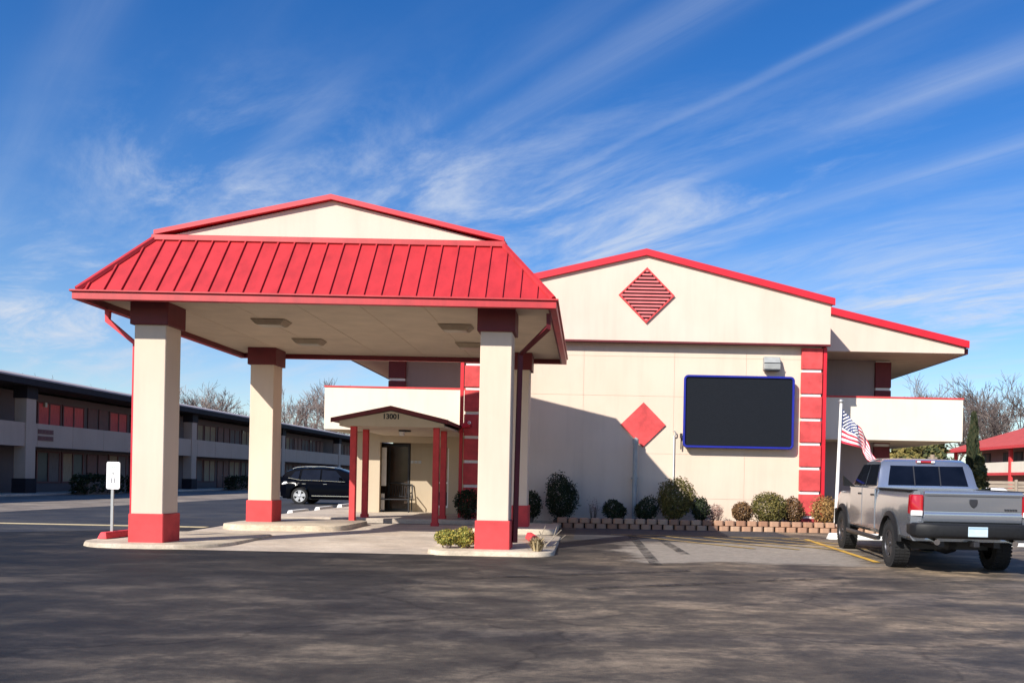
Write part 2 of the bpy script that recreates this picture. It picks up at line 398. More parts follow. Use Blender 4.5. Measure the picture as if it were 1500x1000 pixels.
# ------------------------------------------------------------------ entrance canopy
XE0, XE1, YE0, YE1, ZE0, ZE1 = -9.41, -.63, 15.45, 23.0, 4.53, 4.70
XT0, XT1, YT0, YT1, ZT = -8.395, -1.755, 16.5, 21.95, 5.965
can = thing('entrance_canopy', 'big drive-through canopy with red standing seam mansard roof on four cream columns', 'canopy', (-5.05, 19.2, 0))
def seam_panel(e0, e1, t0, t1, outward, n, name='roof_panel'):
    """sloping sheet-metal side of the mansard with raised seams running up the slope"""
    e0, e1, t0, t1 = map(Vector, (e0, e1, t0, t1)); mb = MB()
    nrm = (e1-e0).cross(t0-e0).normalized()
    if nrm.dot(Vector(outward)) < 0: nrm = -nrm
    th = nrm*.03
    mb.hexa([e0-th, e1-th, t1-th, t0-th], [e0, e1, t1, t0])
    L = (e1-e0).length; du = (e1-e0)/L
    ta = (t0-e0).dot(du); tb = (t1-e0).dot(du)
    perp = ((t0-e0)-du*ta); H = perp.length; pv = perp/H
    k = .315; s = .16
    while s < L-.05:
        h = H
        if s < ta: h = H*s/ta
        if s > tb: h = H*(L-s)/(L-tb)
        h -= .06
        if h > .12:
            a = e0+du*s
            b1 = [a-du*.014, a+du*.014, a+du*.014+pv*h, a-du*.014+pv*h]
            mb.hexa([p+nrm*.001 for p in b1], [p+nrm*.033 for p in b1])
            s += k
    return mb.build(name, M['red'], can)
E = [(XE0+.06, YE0+.06, ZE1), (XE1-.06, YE0+.06, ZE1), (XE1-.06, YE1-.06, ZE1), (XE0+.06, YE1-.06, ZE1)]
T = [(XT0, YT0, ZT), (XT1, YT0, ZT), (XT1, YT1, ZT), (XT0, YT1, ZT)]
seam_panel(E[0], E[1], T[0], T[1], (0, -1, .5), 27)
seam_panel(E[1], E[2], T[1], T[2], (1, 0, .5), 23)
seam_panel(E[2], E[3], T[2], T[3], (0, 1, .5), 27)
seam_panel(E[3], E[0], T[3], T[0], (-1, 0, .5), 23)
for i in range(4):
    a = Vector(E[i]); b = Vector(T[i]); mb = MB()
    mb.tube([a+(b-a)*.0+Vector((0,0,.02)), b+Vector((0,0,.02))], .06, 6); mb.build('hip_cap', M['red'], can)
mb = MB()   # folded cap along the top of the mansard
for (x0, x1, y0, y1) in ((XT0-.09, XT1+.09, YT0-.10, YT0+.03), (XT0-.09, XT1+.09, YT1-.03, YT1+.10), (XT0-.10, XT0+.03, YT0+.035, YT1-.035), (XT1-.03, XT1+.10, YT0+.035, YT1-.035)):
    mb.box(x0, x1, y0, y1, ZT-.075, ZT+.035)
mb.build('top_flashing', M['red'], can, bevel=.01)
def eave_ring(x0, x1, y0, y1, t, z0, z1):
    mb = MB()
    mb.box(x0, x1, y0, y0+t, z0, z1); mb.box(x0, x1, y1-t, y1, z0, z1)
    mb.box(x0, x0+t, y0+t+.001, y1-t-.001, z0, z1); mb.box(x1-t, x1, y0+t+.001, y1-t-.001, z0, z1)
    return mb
eave_ring(XE0, XE1, YE0, YE1, .12, ZE0+.005, ZE1-.032).build('fascia', M['red'], can, bevel=.006)
eave_ring(XE0-.035, XE1+.035, YE0-.035, YE1+.035, .16, ZE1-.030, ZE1+.006).build('gutter_lip', M['red'], can, bevel=.006)
eave_ring(XE0+.125, XE1-.125, YE0+.125, YE1-.125, .03, ZE0+.015, ZE1-.05).build('inner_fascia', M['red_shaded'], can)
mb = MB(); mb.box(XE0+.13, XE1-.13, YE0+.13, YE1-.13, 4.655, 4.69)
for x in [XE0+.13+1.22*k for k in range(1, 7)]: mb.box(x-.008, x+.008, YE0+.16, YE1-.16, 4.648, 4.655)
sof = mb.build('soffit', M['soffit'], can)
mb = MB(); pk = 6.84; cx = -5.05; zr = 6.06
mb.prism([(XT0+.12, ZT+.02), (XT1-.12, ZT+.02), (cx, pk-.10), (XT0+.12, ZT+.021)], 'y', YT0+.02, YT0+.16)
mb.build('gable_wall', M['cream2'], can)
mb = MB(); mb.prism([(XT0+.12, ZT+.02), (XT1-.12, ZT+.02), (cx, pk-.10), (XT0+.12, ZT+.021)], 'y', YT1-.16, YT1-.02)
mb.build('gable_wall', M['cream2'], can)
ze_ = 6.085; th_ = .085
for sgn, xe in ((-1, XT0-.05), (1, XT1+.05)):
    mb = MB(); mb.prism([(xe, ze_-.08), (cx, pk-.09), (cx, pk-.01), (xe, ze_-.012)], 'y', YT0-.02, YT1+.02)
    mb.build('gable_roof', M['red_trim'], can)
    mb = MB(); mb.prism([(xe, ze_-th_), (cx, pk-th_-.01), (cx, pk), (xe, ze_)], 'y', YT0-.09, YT0-.022)
    mb.build('rake_trim', M['red_trim'], can)
CW = .60
for (px, py0, zb) in ((-8.36, 16.2, .09), (-1.79, 16.2, .09), (-8.37, 21.8, .21), (-1.84, 21.8, .21)):
    y0, y1 = py0, py0+CW; x0, x1 = px-CW/2, px+CW/2
    mb = MB(); mb.box(x0, x1, y0, y1, zb+.54, 4.25); c = mb.build('column', M['cream'], can, bevel=.012)
    mb = MB(); mb.box(x0-.035, x1+.035, y0-.035, y1+.035, zb-.01, zb+.55); mb.build('column_base', M['red_col'], c, bevel=.015)
    mb = MB(); mb.box(x0-.06, x1+.06, y0-.06, y1+.06, 4.22, 4.653); mb.build('column_capital', M['red_shaded'], c, bevel=.008)
def spout(pts, w, m, parent, name='downspout'):
    mb = MB(); mb.tube(pts, w, 4)
    return mb.build(name, m, parent)
spout([(-9.28, 16.4, 4.52), (-9.28, 16.4, 4.32), (-8.73, 16.4, 3.88), (-8.725, 16.4, .2)], .062, M['red_trim'], can)
spout([(-.78, 15.75, 4.5), (-.78, 15.8, 4.25), (-1.36, 16.6, 3.85), (-1.40, 16.64, .2)], .062, M['red_shaded'], can)  # dark red here paints in the column's shade on the spout
# the four box lights on the soffit are things of their own
lab = {0: 'flat box light on canopy soffit just behind the front left column', 1: 'flat box light on canopy soffit nearest the rear left column',
       2: 'flat box light on canopy soffit left of the front right column', 3: 'flat box light on canopy soffit half hidden behind front right column'}
first = None
for i, (x, y) in enumerate(((-6.7, 17.9), (-6.72, 20.4), (-2.86, 18.1), (-2.87, 20.5))):
    if first is None:
        t = thing('soffit_light', lab[0], 'light', (x, y, 4.647), 'box lights under the canopy')
        mb = MB(); z = 4.647
        mb.hexa([(x-.27, y-.19, z-.10), (x+.27, y-.19, z-.10), (x+.27, y+.19, z-.10), (x-.27, y+.19, z-.10)], [(x-.36, y-.25, z), (x+.36, y-.25, z), (x+.36, y+.25, z), (x-.36, y+.25, z)])
        mb.build('housing', mat('bronze lamp housing', (.30, .24, .17), .6, .15, 6), t, bevel=.01)
        mb = MB(); mb.box(x-.24, x+.24, y-.16, y+.16, z-.113, z-.102); mb.build('lens', M['lens'], t)
        first = t
    else:
        t = copy_tree(first); t.location = (x, y, 4.647); t['label'] = lab[i]

# ------------------------------------------------------------------ motel building with the lobby block
YF, YG, YW, YB = 25.5, 25.2, 27.2, 29.0
bl = thing('motel_building', 'two-storey cream motel block with red trimmed gable, pilasters and end balconies', 'building', (1.6, 27, 0))
CX = 1.6
# lobby block wall with shallow panel joints
WX0, WX1 = -3.62, 6.82
mb = MB()
vx = [WX0, ax(720, 560, YF), ax(855, 560, YF), ax(986, 640, YF), ax(1090, 700, YF), WX1]
vz = [.0, .95, az(855, 662, YF), az(855, 578, YF), az(855, 540, YF)+.4, 5.60]
jt = .0035
for i in range(len(vx)-1):
    for j in range(len(vz)-1):
        mb.box(vx[i]+(jt if i else 0), vx[i+1]-(jt if i < len(vx)-2 else 0), YF, YF+.05, vz[j]+jt, vz[j+1]-jt)
mb.box(WX0+.002, WX1-.002, YF+.012, YB-.01, 0, 5.598)
mb.build('lobby_wall', M['cream'], bl)
# stains of old plumbing on the wall
# gable
GX0, GX1, GZ0, GPK, GE = -3.88, 7.08, 5.58, 8.28, 6.90
mb = MB(); mb.prism([(GX0, GZ0), (GX1, GZ0), (GX1, GE-.12), (CX, GPK-.14), (GX0, GE-.12)], 'y', YG, YW+.3)
mb.build('gable_wall', M['cream2'], bl)
mb = MB(); mb.box(GX0-.01, GX1+.01, YG-.012, YG+.07, GZ0-.05, GZ0+.0)
mb.box(GX0+.02, GX1-.02, YG+.072, YF+.2, GZ0-.03, GZ0-.002)
mb.build('gable_base_trim', M['red_shaded'], bl)
for s, xe in ((-1, GX0-.10), (1, GX1+.10)):
    mb = MB(); mb.prism([(xe, GE-.17), (CX, GPK-.19), (CX, GPK), (xe, GE+.03)], 'y', YG-.10, YG-.004); mb.build('rake_trim', M['red_trim'], bl)
    mb = MB(); mb.prism([(xe, GE-.13), (CX, GPK-.13), (CX, GPK-.01), (xe, GE+.02)], 'y', YG-.002, YW+.4); mb.build('gable_roof', M['red_trim'], bl)
# louvred diamond vent
vx_, vz_, vr = ax(947, 433, YG), az(947, 433, YG), 41*YG/F
v = MB(); v.prism([(vx_-vr+.06, vz_), (vx_, vz_-vr+.06), (vx_+vr-.06, vz_), (vx_, vz_+vr-.06)], 'y', YG-.012, YG-.004)
vent = v.build('gable_vent', M['louvre_void'], bl)
v = MB()
for a, b in (((-1, 0), (0, 1)), ((0, 1), (1, 0)), ((1, 0), (0, -1)), ((0, -1), (-1, 0))):
    P = [(vx_+a[0]*vr, vz_+a[1]*vr), (vx_+b[0]*vr, vz_+b[1]*vr), (vx_+b[0]*(vr-.06), vz_+b[1]*(vr-.06)), (vx_+a[0]*(vr-.06), vz_+a[1]*(vr-.06))]
    v.prism(P, 'y', YG-.06, YG-.013)
v.build('vent_frame', M['red_col'], vent)
v = MB(); nsl = 15
for k in range(nsl):
    z = vz_-vr+.06+(2*vr-.12)*(k+.5)/nsl; hw = vr-.06-abs(z-vz_)-.01
    if hw > .02:
        v.hexa([(vx_-hw, YG-.052, z-.028), (vx_+hw, YG-.052, z-.028), (vx_+hw, YG-.014, z+.0), (vx_-hw, YG-.014, z+.0)],
               [(vx_-hw, YG-.052, z+.026), (vx_+hw, YG-.052, z+.026), (vx_+hw, YG-.014, z+.03), (vx_-hw, YG-.014, z+.03)])
v.build('louvre_slats', mat('sun faded red', (.66, .16, .16), .7, .12, 4), vent)
dx_, dz_, dr = ax(942, 622, YF), az(942, 622, YF), 33*YF/F
v = MB(); v.prism([(dx_-dr, dz_), (dx_, dz_-dr), (dx_+dr, dz_), (dx_, dz_+dr)], 'y', YF-.055, YF-.004)
v.build('diamond_panel', M['red_brick'], bl, bevel=.008)
# quoined pilasters
for px0, px1 in ((6.30, 6.92), (-3.72, -3.10)):
    mb = MB(); core = MB(); core.box(px0+.03, px1-.03, YF-.07, YF+.3, .1, 5.53)
    p = core.build('pilaster', M['white_paint'], bl)
    z1 = 5.50
    while z1 > .2:
        z0 = max(z1-.635, .12)
        mb.box(px0, px1, YF-.12, YF+.32, z0, z1); z1 = z0-.09
    mb.build('quoin_blocks', M['red_brick'], p, bevel=.012)
spout([(7.0, YF-.05, 5.52), (7.0, YF-.05, .25)], .07, M['red_trim'], bl)
spout([(-3.80, YF-.05, 5.52), (-3.80, YF-.05, .25)], .07, M['red_trim'], bl)
# rear wing: walls, balconies, roof
RX0, RX1 = -8.83, 12.03; BX0, BX1 = -8.44, 11.92
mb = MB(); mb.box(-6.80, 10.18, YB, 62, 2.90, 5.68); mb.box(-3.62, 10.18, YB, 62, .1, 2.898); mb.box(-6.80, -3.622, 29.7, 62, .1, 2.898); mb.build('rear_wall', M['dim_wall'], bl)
for x0, x1 in ((-6.82, -6.24), (9.67, 10.21)):
    core = MB(); zl = .2 if x0 > 0 else 3.09; core.box(x0+.03, x1-.03, YB-.06, YB+.2, zl, 5.66); p = core.build('pilaster', M['white_paint'], bl)
    mb = MB(); z1 = 5.62
    while z1 > zl+.1:
        z0 = max(z1-.86, zl+.02); mb.box(x0, x1, YB-.10, YB+.22, z0, z1); z1 = z0-.09
    mb.build('quoin_blocks', M['red_shaded'], p, bevel=.01)
for x0, x1, xs0, xs1 in ((BX0, WX0-.19, BX0, BX0+.16), (7.08, BX1, BX1-.16, BX1)):
    mb = MB(); mb.box(x0, x1, YW, YW+.16, 2.895, 4.235); mb.box(xs0, xs1, YW+.162, 62, 2.895, 4.235)
    bp = mb.build('balcony_parapet', M['white_stucco'], bl, bevel=.008)
    mb = MB(); mb.box(x0-.015, x1+.015, YW-.02, YW+.18, 4.238, 4.285); mb.box(xs0-.02, xs1+.02, YW+.182, 62, 4.238, 4.285); mb.build('parapet_cap', M['red_col'], bp)
    mb = MB(); mb.box(min(x0, xs0)+.01, max(x1, xs1)-.01, YW+.165, YB-.002, 2.90, 3.08)
    mb.box(BX0+.165 if x0 < 0 else 10.2, -6.81 if x0 < 0 else BX1-.165, YB, 62, 2.90, 3.08); mb.build('balcony_slab', M['beige'], bl)
WPK = 8.44; WEZ = 5.92
for s, xe in ((-1, RX0), (1, RX1)):
    mb = MB()
    mb.prism([(CX, 5.70), (xe-s*.12, 5.70), (xe-s*.12, WEZ-.04), (CX, WPK-.2)], 'y', YW-.02, YW+.10); mb.build('end_gable', M['cream2'], bl)
    mb = MB(); mb.prism([(xe, WEZ-.05), (CX, WPK-.22), (CX, WPK), (xe, WEZ+.17)], 'y', YW-.12, YW-.024); mb.build('rake_trim', M['red_trim'], bl)
    mb = MB(); mb.prism([(xe, WEZ-.03), (CX, WPK-.18), (CX, WPK-.02), (xe, WEZ+.15)], 'y', YW-.022, 62); mb.build('wing_roof', M['red_trim'], bl)
    mb = MB(); mb.box(xe-.06, xe+.06, YW+.11, 62, 5.70, WEZ-.04); mb.build('eave_fascia', M['red_shaded'], bl)
mb = MB(); mb.box(RX0+.07, RX1-.07, YW+.105, 62, 5.685, 5.699); mb.build('soffit', M['soffit'], bl)
# entrance vestibule below the left balcony
YV = 28.4
vst = MB()
ox0, ox1, oz = ax(556, 700, YV), ax(634, 700, YV), az(590, 648, YV)
wl0, wr0, wr1 = -7.70, ax(640, 700, YV), ax(657, 700, YV)
vst.box(wl0, ox0, YV, YV+.18, .22, 2.89); vst.box(ox1, wr0, YV, YV+.18, .22, 2.89); vst.box(ox0+.001, ox1-.001, YV, YV+.18, oz, 2.89)
vst.box(wr1, -3.65, YV, YV+.18, .22, 2.89); vst.box(wr0+.001, wr1-.001, YV, YV+.18, 2.42, 2.89); vst.box(wr0+.001, wr1-.001, YV, YV+.18, .22, .42)
vst.box(wl0, wl0+.18, YV+.182, 30.5, .22, 2.89)
vst.build('vestibule_wall', M['beige'], bl)
YA = 29.25
bw = MB(); xm = ax(601, 700, YA)
bw.box(xm, ox1+.1, YA, YA+.1, .22, oz+.1); bw.box(ox1+.002, ox1+.10, YV+.182, YA-.002, .22, oz+.1)
bw.build('alcove_wall', stucco('shaded alcove stucco', (.44, .36, .26)), bl)  # vestibule beige darkened to stand for the shade in the recess
gl = MB(); gl.box(wl0+.2, xm-.02, YA+.04, YA+.06, .30, oz); ent = gl.build('entrance_glazing', mat('brown tinted glazing', (.05, .035, .028), .12, .3, 1.5, spec=.3), bl)
fr = MB()
for x in (ox0+.12, xm-.06): fr.box(x-.03, x+.03, YA-.01, YA+.035, .24, oz)
fr.box(ox0-.1, xm-.03, YA, YA+.036, oz-.10, oz-.02); fr.box(ox0-.1, xm-.03, YA, YA+.036, .23, .33)
fr.build('glazing_frame', M['dark'], ent)
wp = MB(); wy = YV+.3; wp.box(ax(559, 680, wy), ax(566, 680, wy), wy, wy+.03, az(562, 711, wy), az(562, 655, wy)); wp.box(ax(559, 680, wy), ax(564, 680, wy), wy, wy+.03, .3, .85)
wp.build('daylight_slot', M['white_paint'], bl)  # white panel stands in for sunlit outdoors seen through the side glass
tx, tz = ax(609, 676, YA), az(609, 676, YA)
wp = MB()
for q in range(3): wp.box(tx-.17+q*.13, tx-.07+q*.13, YA-.012, YA-.003, tz-.05, tz+.04)
wp.build('wall_plaque', M['grey_metal'], bl)
win = MB(); win.box(wr0+.005, wr1-.005, YV+.06, YV+.08, .95, 2.41); w_ = win.build('window', M['curtain_beige'], bl)
win = MB(); win.box(wr0+.005, wr1-.005, YV+.05, YV+.09, .43, .94); win.build('window_panel', M['dark'], w_)
win = MB()
for x in (wr0+.02, (wr0+wr1)/2, wr1-.02): win.box(x-.018, x+.018, YV+.02, YV+.058, .43, 2.41)
win.box(wr0+.005, wr1-.005, YV-.01, YV+.019, 1.22, 1.28); win.box(wr0+.005, wr1-.005, YV-.01, YV+.019, .42, .50)
win.build('window_frame', M['white_paint'], w_)

# --- entrance porch
YP0, YP1 = 23.05, 28.38
po = thing('entrance_porch', 'small gabled porch with house number on thin red posts', 'porch', (-5.3, 24, .1))
pcx, ppk = ax(573, 595, YP0), az(573, 594, YP0)
pxl, pxr = ax(485, 613, YP0), ax(657, 617, YP0)
pe = az(485, 612, YP0)
for s, xe in ((-1, pxl), (1, pxr)):
    mb = MB(); mb.prism([(xe, pe-.11), (pcx, ppk-.12), (pcx, ppk), (xe, pe+.01)], 'y', YP0-.05, YP0-.002); mb.build('rake_trim', M['red_shaded'], po)
    mb = MB(); mb.prism([(xe, pe-.09), (pcx, ppk-.10), (pcx, ppk-.01), (xe, pe)], 'y', YP0, YP1); mb.build('porch_roof', M['red_shaded'], po)
psz = az(500, 623, YP0)
mb = MB(); mb.prism([(pxl+.22, psz), (pxr-.12, psz), (pxr-.12, pe-.10), (pcx, ppk-.14), (pxl+.22, pe-.06)], 'y', YP0+.02, YP0+.10); gb = mb.build('porch_gable', M['beige'], po)
mb = MB(); mb.box(pxl+.20, pxr-.10, YP0+.105, YP1, psz-.0, psz+.05); mb.build('porch_ceiling', M['soffit'], po)
text_mesh('house_number', '13001', .19, gb, M['ink'], (ax(573, 611, YP0), YP0+.014, az(573, 610, YP0)), .01, bold=.006)
for (x, y0, zb) in ((ax(516, 700, 23.2), 23.2, .10), (ax(637.5, 700, 23.2), 23.2, .10), (ax(534, 700, 24.7), 24.7, .232), (ax(648.5, 700, 24.7), 24.7, .232)):
    mb = MB(); mb.box(x-.08, x+.08, y0, y0+.16, zb, psz-.002); pst = mb.build('post', M['red_col'], po, bevel=.01)
    mb = MB(); mb.box(x-.10, x+.10, y0-.02, y0+.18, zb, zb+.10); mb.build('post_shoe', M['red_col'], pst)
t = thing('porch_light', 'small white lamp with dark cap under the porch ceiling', 'light', (ax(590, 632, 24.6), 24.6, psz-.002))
x, y, z = t.location
mb = MB(); mb.box(x-.10, x+.22, y-.1, y+.1, z-.05, z); mb.build('housing', M['dark'], t, bevel=.01)
mb = MB(); mb.lathe([(0-.17, .02), (-.165, .07), (-.10, .085), (-.05, .085)], (x-.02, y, z), 'z', 14); mb.build('lens', M['white_paint'], t, smooth=40)
t = thing('security_light', 'little red lamp with white lens above the porch roof end', 'light', (ax(683, 622, 25.1), 25.1, az(683, 622, 25.1)))
x, y, z = t.location
mb = MB(); mb.hexa([(x-.12, y-.12, z-.10), (x+.12, y-.12, z-.06), (x+.12, y+.22, z-.06), (x-.12, y+.22, z-.10)], [(x-.12, y-.08, z+.04), (x+.10, y-.08, z+.12), (x+.10, y+.22, z+.12), (x-.12, y+.22, z+.04)]); mb.build('housing', M['red_trim'], t, bevel=.015)
mb = MB(); mb.lathe([(-.05, .02), (-.02, .045), (.03, .05)], (x+.10, y-.10, z+.06), 'y', 12); mb.build('lens', M['white_paint'], t, smooth=40)

# --- bench in the entrance
t = thing('metal_bench', 'black wrought metal bench standing in the entrance alcove', 'bench', (ax(577, 740, 28.85), 28.85, .232))
bx, by, bz = t.location
for sx in (-.55, .55):
    mb = MB(); x = bx+sx
    mb.tube([(x, by-.25, bz), (x, by-.25, bz+.62), (x, by+.2, bz+.66)], .022, 6); mb.tube([(x, by+.24, bz), (x, by+.24, bz+.45), (x, by+.34, bz+.92)], .022, 6)
    mb.build('frame', M['dark'], t, smooth=40)
mb = MB()
for k in range(6): mb.box(bx-.55, bx+.55, by-.25+k*.085, by-.20+k*.085, bz+.42, bz+.445)
mb.build('seat', M['dark'], t)
mb = MB()
for k in range(14): mb.tube([(bx-.55+k*1.1/13, by+.26, bz+.5), (bx-.55+k*1.1/13, by+.34, bz+.9)], .012, 5)
mb.tube([(bx-.55, by+.35, bz+.92), (bx, by+.35, bz+.99), (bx+.55, by+.35, bz+.92)], .02, 6); mb.tube([(bx-.55, by+.27, bz+.52), (bx+.55, by+.27, bz+.52)], .016, 6)
mb.build('backrest', M['dark'], t)

# --- wall-mounted things on the lobby front
def rrect(x0, x1, z0, z1, r, n=4):
    return [(p[0], p[1]) for p in rounded(x0, x1, z0, z1, r, n)]
lx0, lx1 = ax(1001, 603, 25.22), ax(1163.5, 603, 25.22); lz0, lz1 = az(1082, 656.5, 25.22), az(1082, 550, 25.22)
t = thing('led_display', 'large blank black message display with blue rounded frame on lobby wall', 'display', ((lx0+lx1)/2, YF, lz0))
mb = MB(); mb.prism(rrect(lx0+.03, lx1-.03, lz0+.03, lz1-.03, .09), 'y', 25.26, YF-.003); mb.build('cabinet', M['dark'], t)
mb = MB()
o_, i_ = rrect(lx0, lx1, lz0, lz1, .13), rrect(lx0+.065, lx1-.065, lz0+.065, lz1-.065, .07); n = len(o_)
vs = [(p[0], 25.20, p[1]) for p in o_]+[(p[0], 25.20, p[1]) for p in i_]+[(p[0], 25.29, p[1]) for p in o_]+[(p[0], 25.29, p[1]) for p in i_]
fs = []
for k in range(n):
    q = (k+1) % n; fs += [(k, q, n+q, n+k), (2*n+k, 3*n+k, 3*n+q, 2*n+q), (k, 2*n+k, 2*n+q, q), (n+k, n+q, 3*n+q, 3*n+k)]
mb.add(vs, fs); mb.build('frame', M['blue'], t, bevel=.012)
m_led, nt, b = nodes_of('led louvres')
tc = N(nt, 'ShaderNodeTexCoord'); wv = N(nt, 'ShaderNodeTexWave', wave_type='BANDS', bands_direction='Z', Scale=18.0); nt.links.new(tc.outputs['Object'], wv.inputs['Vector'])
nz = N(nt, 'ShaderNodeTexNoise', Scale=60.0); nt.links.new(tc.outputs['Object'], nz.inputs['Vector'])
r = ramp(nt, nz.outputs['Fac'], [(.3, (.006, .008, .012)), (.7, (.012, .015, .021))]); nt.links.new(r.outputs['Color'], b.inputs['Base Color'])
bp = N(nt, 'ShaderNodeBump', Strength=.4, Distance=.01); nt.links.new(wv.outputs['Fac'], bp.inputs['Height']); nt.links.new(bp.outputs[0], b.inputs['Normal'])
b.inputs['Roughness'].default_value = .7; b.inputs['Specular IOR Level'].default_value = .15
mb = MB(); mb.box(lx0+.05, lx1-.05, 25.245, 25.258, lz0+.05, lz1-.05); scr = mb.build('screen', m_led, t)
mb = MB(); mb.box(lx0-.07, lx0-.005, 25.3, 25.44, lz0+.28, lz0+.42); mb.tube([(lx0-.03, 25.4, lz0+.28), (lx0-.03, 25.42, lz0-.05)], .02, 6); mb.build('junction_box', M['dark'], t)

wx, wz = ax(1131, 532, 25.3), az(1131, 532, 25.3)
t = thing('wall_light', 'grey boxy floodlight on lobby wall above the black display', 'light', (wx, YF, wz-.2))
mb = MB(); mb.prism([(YF-.004, wz-.19), (YF-.28, wz-.19), (YF-.30, wz-.02), (YF-.18, wz+.2), (YF-.004, wz+.2)], 'x', wx-.24, wx+.24); mb.build('housing', M['grey_paint'], t, bevel=.015)
mb = MB(); mb.box(wx-.22, wx+.22, YF-.302, YF-.05, wz-.225, wz-.192); mb.build('lens', M['dark'], t)
mb = MB(); mb.box(wx-.245, wx+.245, YF-.308, YF-.27, wz-.01, wz+.01); mb.build('visor_rib', M['dark'], t)

px_ = ax(930, 700, 25.2); ztop = az(930, 640, 25.2)
t = thing('vent_pipe', 'grey standpipe rising in front of the red wall diamond', 'pipe', (px_, 25.2, .2))
mb = MB(); mb.tube([(px_, 25.2, .1), (px_, 25.2, ztop-.10)], .075, 10); mb.build('pipe', M['grey_paint'], t, smooth=40)
mb = MB(); mb.lathe([(-.14, .09), (0, .09), (.03, .06), (.06, 0.001)], (px_, 25.2, ztop-.06), 'z', 12); mb.build('cap', M['grey_paint'], t, smooth=40)
mb = MB(); mb.box(px_-.10, px_+.10, 25.27, YF-.002, 1.5, 1.55); mb.build('bracket', M['grey_paint'], t)
cx_ = ax(986.5, 680, 25.46); zc = az(986, 630, 25.46)
t = thing('conduit', 'thin pale conduit with a hook on wall left of the black display', 'pipe', (cx_, 25.46, .3))
mb = MB(); mb.tube([(cx_, 25.46, .3), (cx_, 25.46, zc-.16)], .022, 8); mb.build('tube', M['white_paint'], t, smooth=40)
mb = MB(); mb.tube([(cx_+.05*math.sin(a), 25.42, zc-.1+.07*math.cos(a)) for a in [R(-20+22*k) for k in range(10)]], .018, 6); mb.build('hook', M['grey_metal'], t, smooth=40)

# ------------------------------------------------------------------ planter with its blocks
t = thing('planter_wall', 'low two-course wall of tan concrete blocks edging the shrub bed', 'wall', (3.5, 23.75, .1))
mb = MB(); px0, px1 = -1.0, 8.7
for c in range(2):
    x = px0+(.0 if c == 0 else .16); 
    while x < px1:
        w = .30; zb = .09+c*.15; yf = 23.72+c*.03
        P = [(x+.01, yf+.05), (x+.06, yf), (x+w-.06, yf), (x+w-.01, yf+.05), (x+w-.05, yf+.28), (x+.05, yf+.28)]
        mb.prism(P, 'z', zb, zb+.142); x += w+.012
mb.build('block_courses', M['paver'], t, bevel=.012)
mb = MB(); mb.box(px0+.05, px1, 23.98, YF-.13, .05, .30); tag(mb.build('planting_bed', M['soil']), kind='structure')

# ------------------------------------------------------------------ plants
def leaf_cloud(cx, cy, cz, rx, ry, rz, n, size, seed, lumps=7, hollow=.45, jag=.2):
    rr = random.Random(seed); mb = MB()
    L = []
    for k in range(lumps):
        d = Vector((rr.gauss(0, 1), rr.gauss(0, 1), rr.gauss(0, .8))).normalized(); L.append((d, rr.uniform(.76, 1.2)))
    for i in range(n):
        d = Vector((rr.gauss(0, 1), rr.gauss(0, 1), rr.gauss(0, 1))).normalized()
        g = 1.0
        for ld, s in L:
            w = max(0, d.dot(ld)-.6)/.4; g *= 1+(s-1)*w
        q = (hollow+(1-hollow)*rr.random()**.6)*g*(1+rr.gauss(0, jag*.35))
        p = Vector((cx+d.x*rx*q, cy+d.y*ry*q, cz+d.z*rz*q))
        s = size*rr.uniform(.6, 1.4)
        nn = (d+Vector((rr.gauss(0, .7), rr.gauss(0, .7), rr.gauss(0, .7)))).normalized()
        a = nn.orthogonal().normalized(); a = Matrix.Rotation(rr.random()*6.28, 3, nn) @ a; b = nn.cross(a)
        mb.add([p-a*s, p+b*s*.45, p+a*s, p-b*s*.45], [(0, 1, 2, 3)])
    return mb
GREENS = {
 'dark': island_mat('dark green leaves', [(.012, .019, .008), (.022, .032, .012), (.035, .048, .016), (.018, .026, .013)]),
 'olive': island_mat('olive leaves', [(.055, .055, .014), (.10, .095, .024), (.17, .14, .04), (.07, .065, .02), (.23, .18, .055)]),
 'brown': island_mat('russet leaves', [(.09, .045, .02), (.16, .085, .035), (.12, .065, .03), (.20, .12, .05)]),
 'orange': island_mat('orange brown leaves', [(.24, .13, .04), (.32, .18, .06), (.18, .10, .035), (.38, .24, .09)]),
 'gold': island_mat('gold leaves', [(.38, .29, .05), (.28, .25, .05), (.16, .18, .04), (.45, .36, .09), (.12, .14, .03)]),
 'pink': island_mat('faded pink stems', [(.34, .20, .17), (.42, .28, .22), (.24, .15, .12)]),
 'straw': island_mat('straw blades', [(.42, .32, .17), (.52, .42, .25), (.30, .22, .11), (.22, .16, .08)]),
 'juniper': island_mat('juniper sprays', [(.018, .028, .014), (.03, .042, .02), (.045, .055, .025), (.06, .06, .03)]),
 'hedge': island_mat('evergreen leaves', [(.035, .045, .018), (.06, .07, .025), (.10, .10, .035), (.15, .13, .045)]),
}
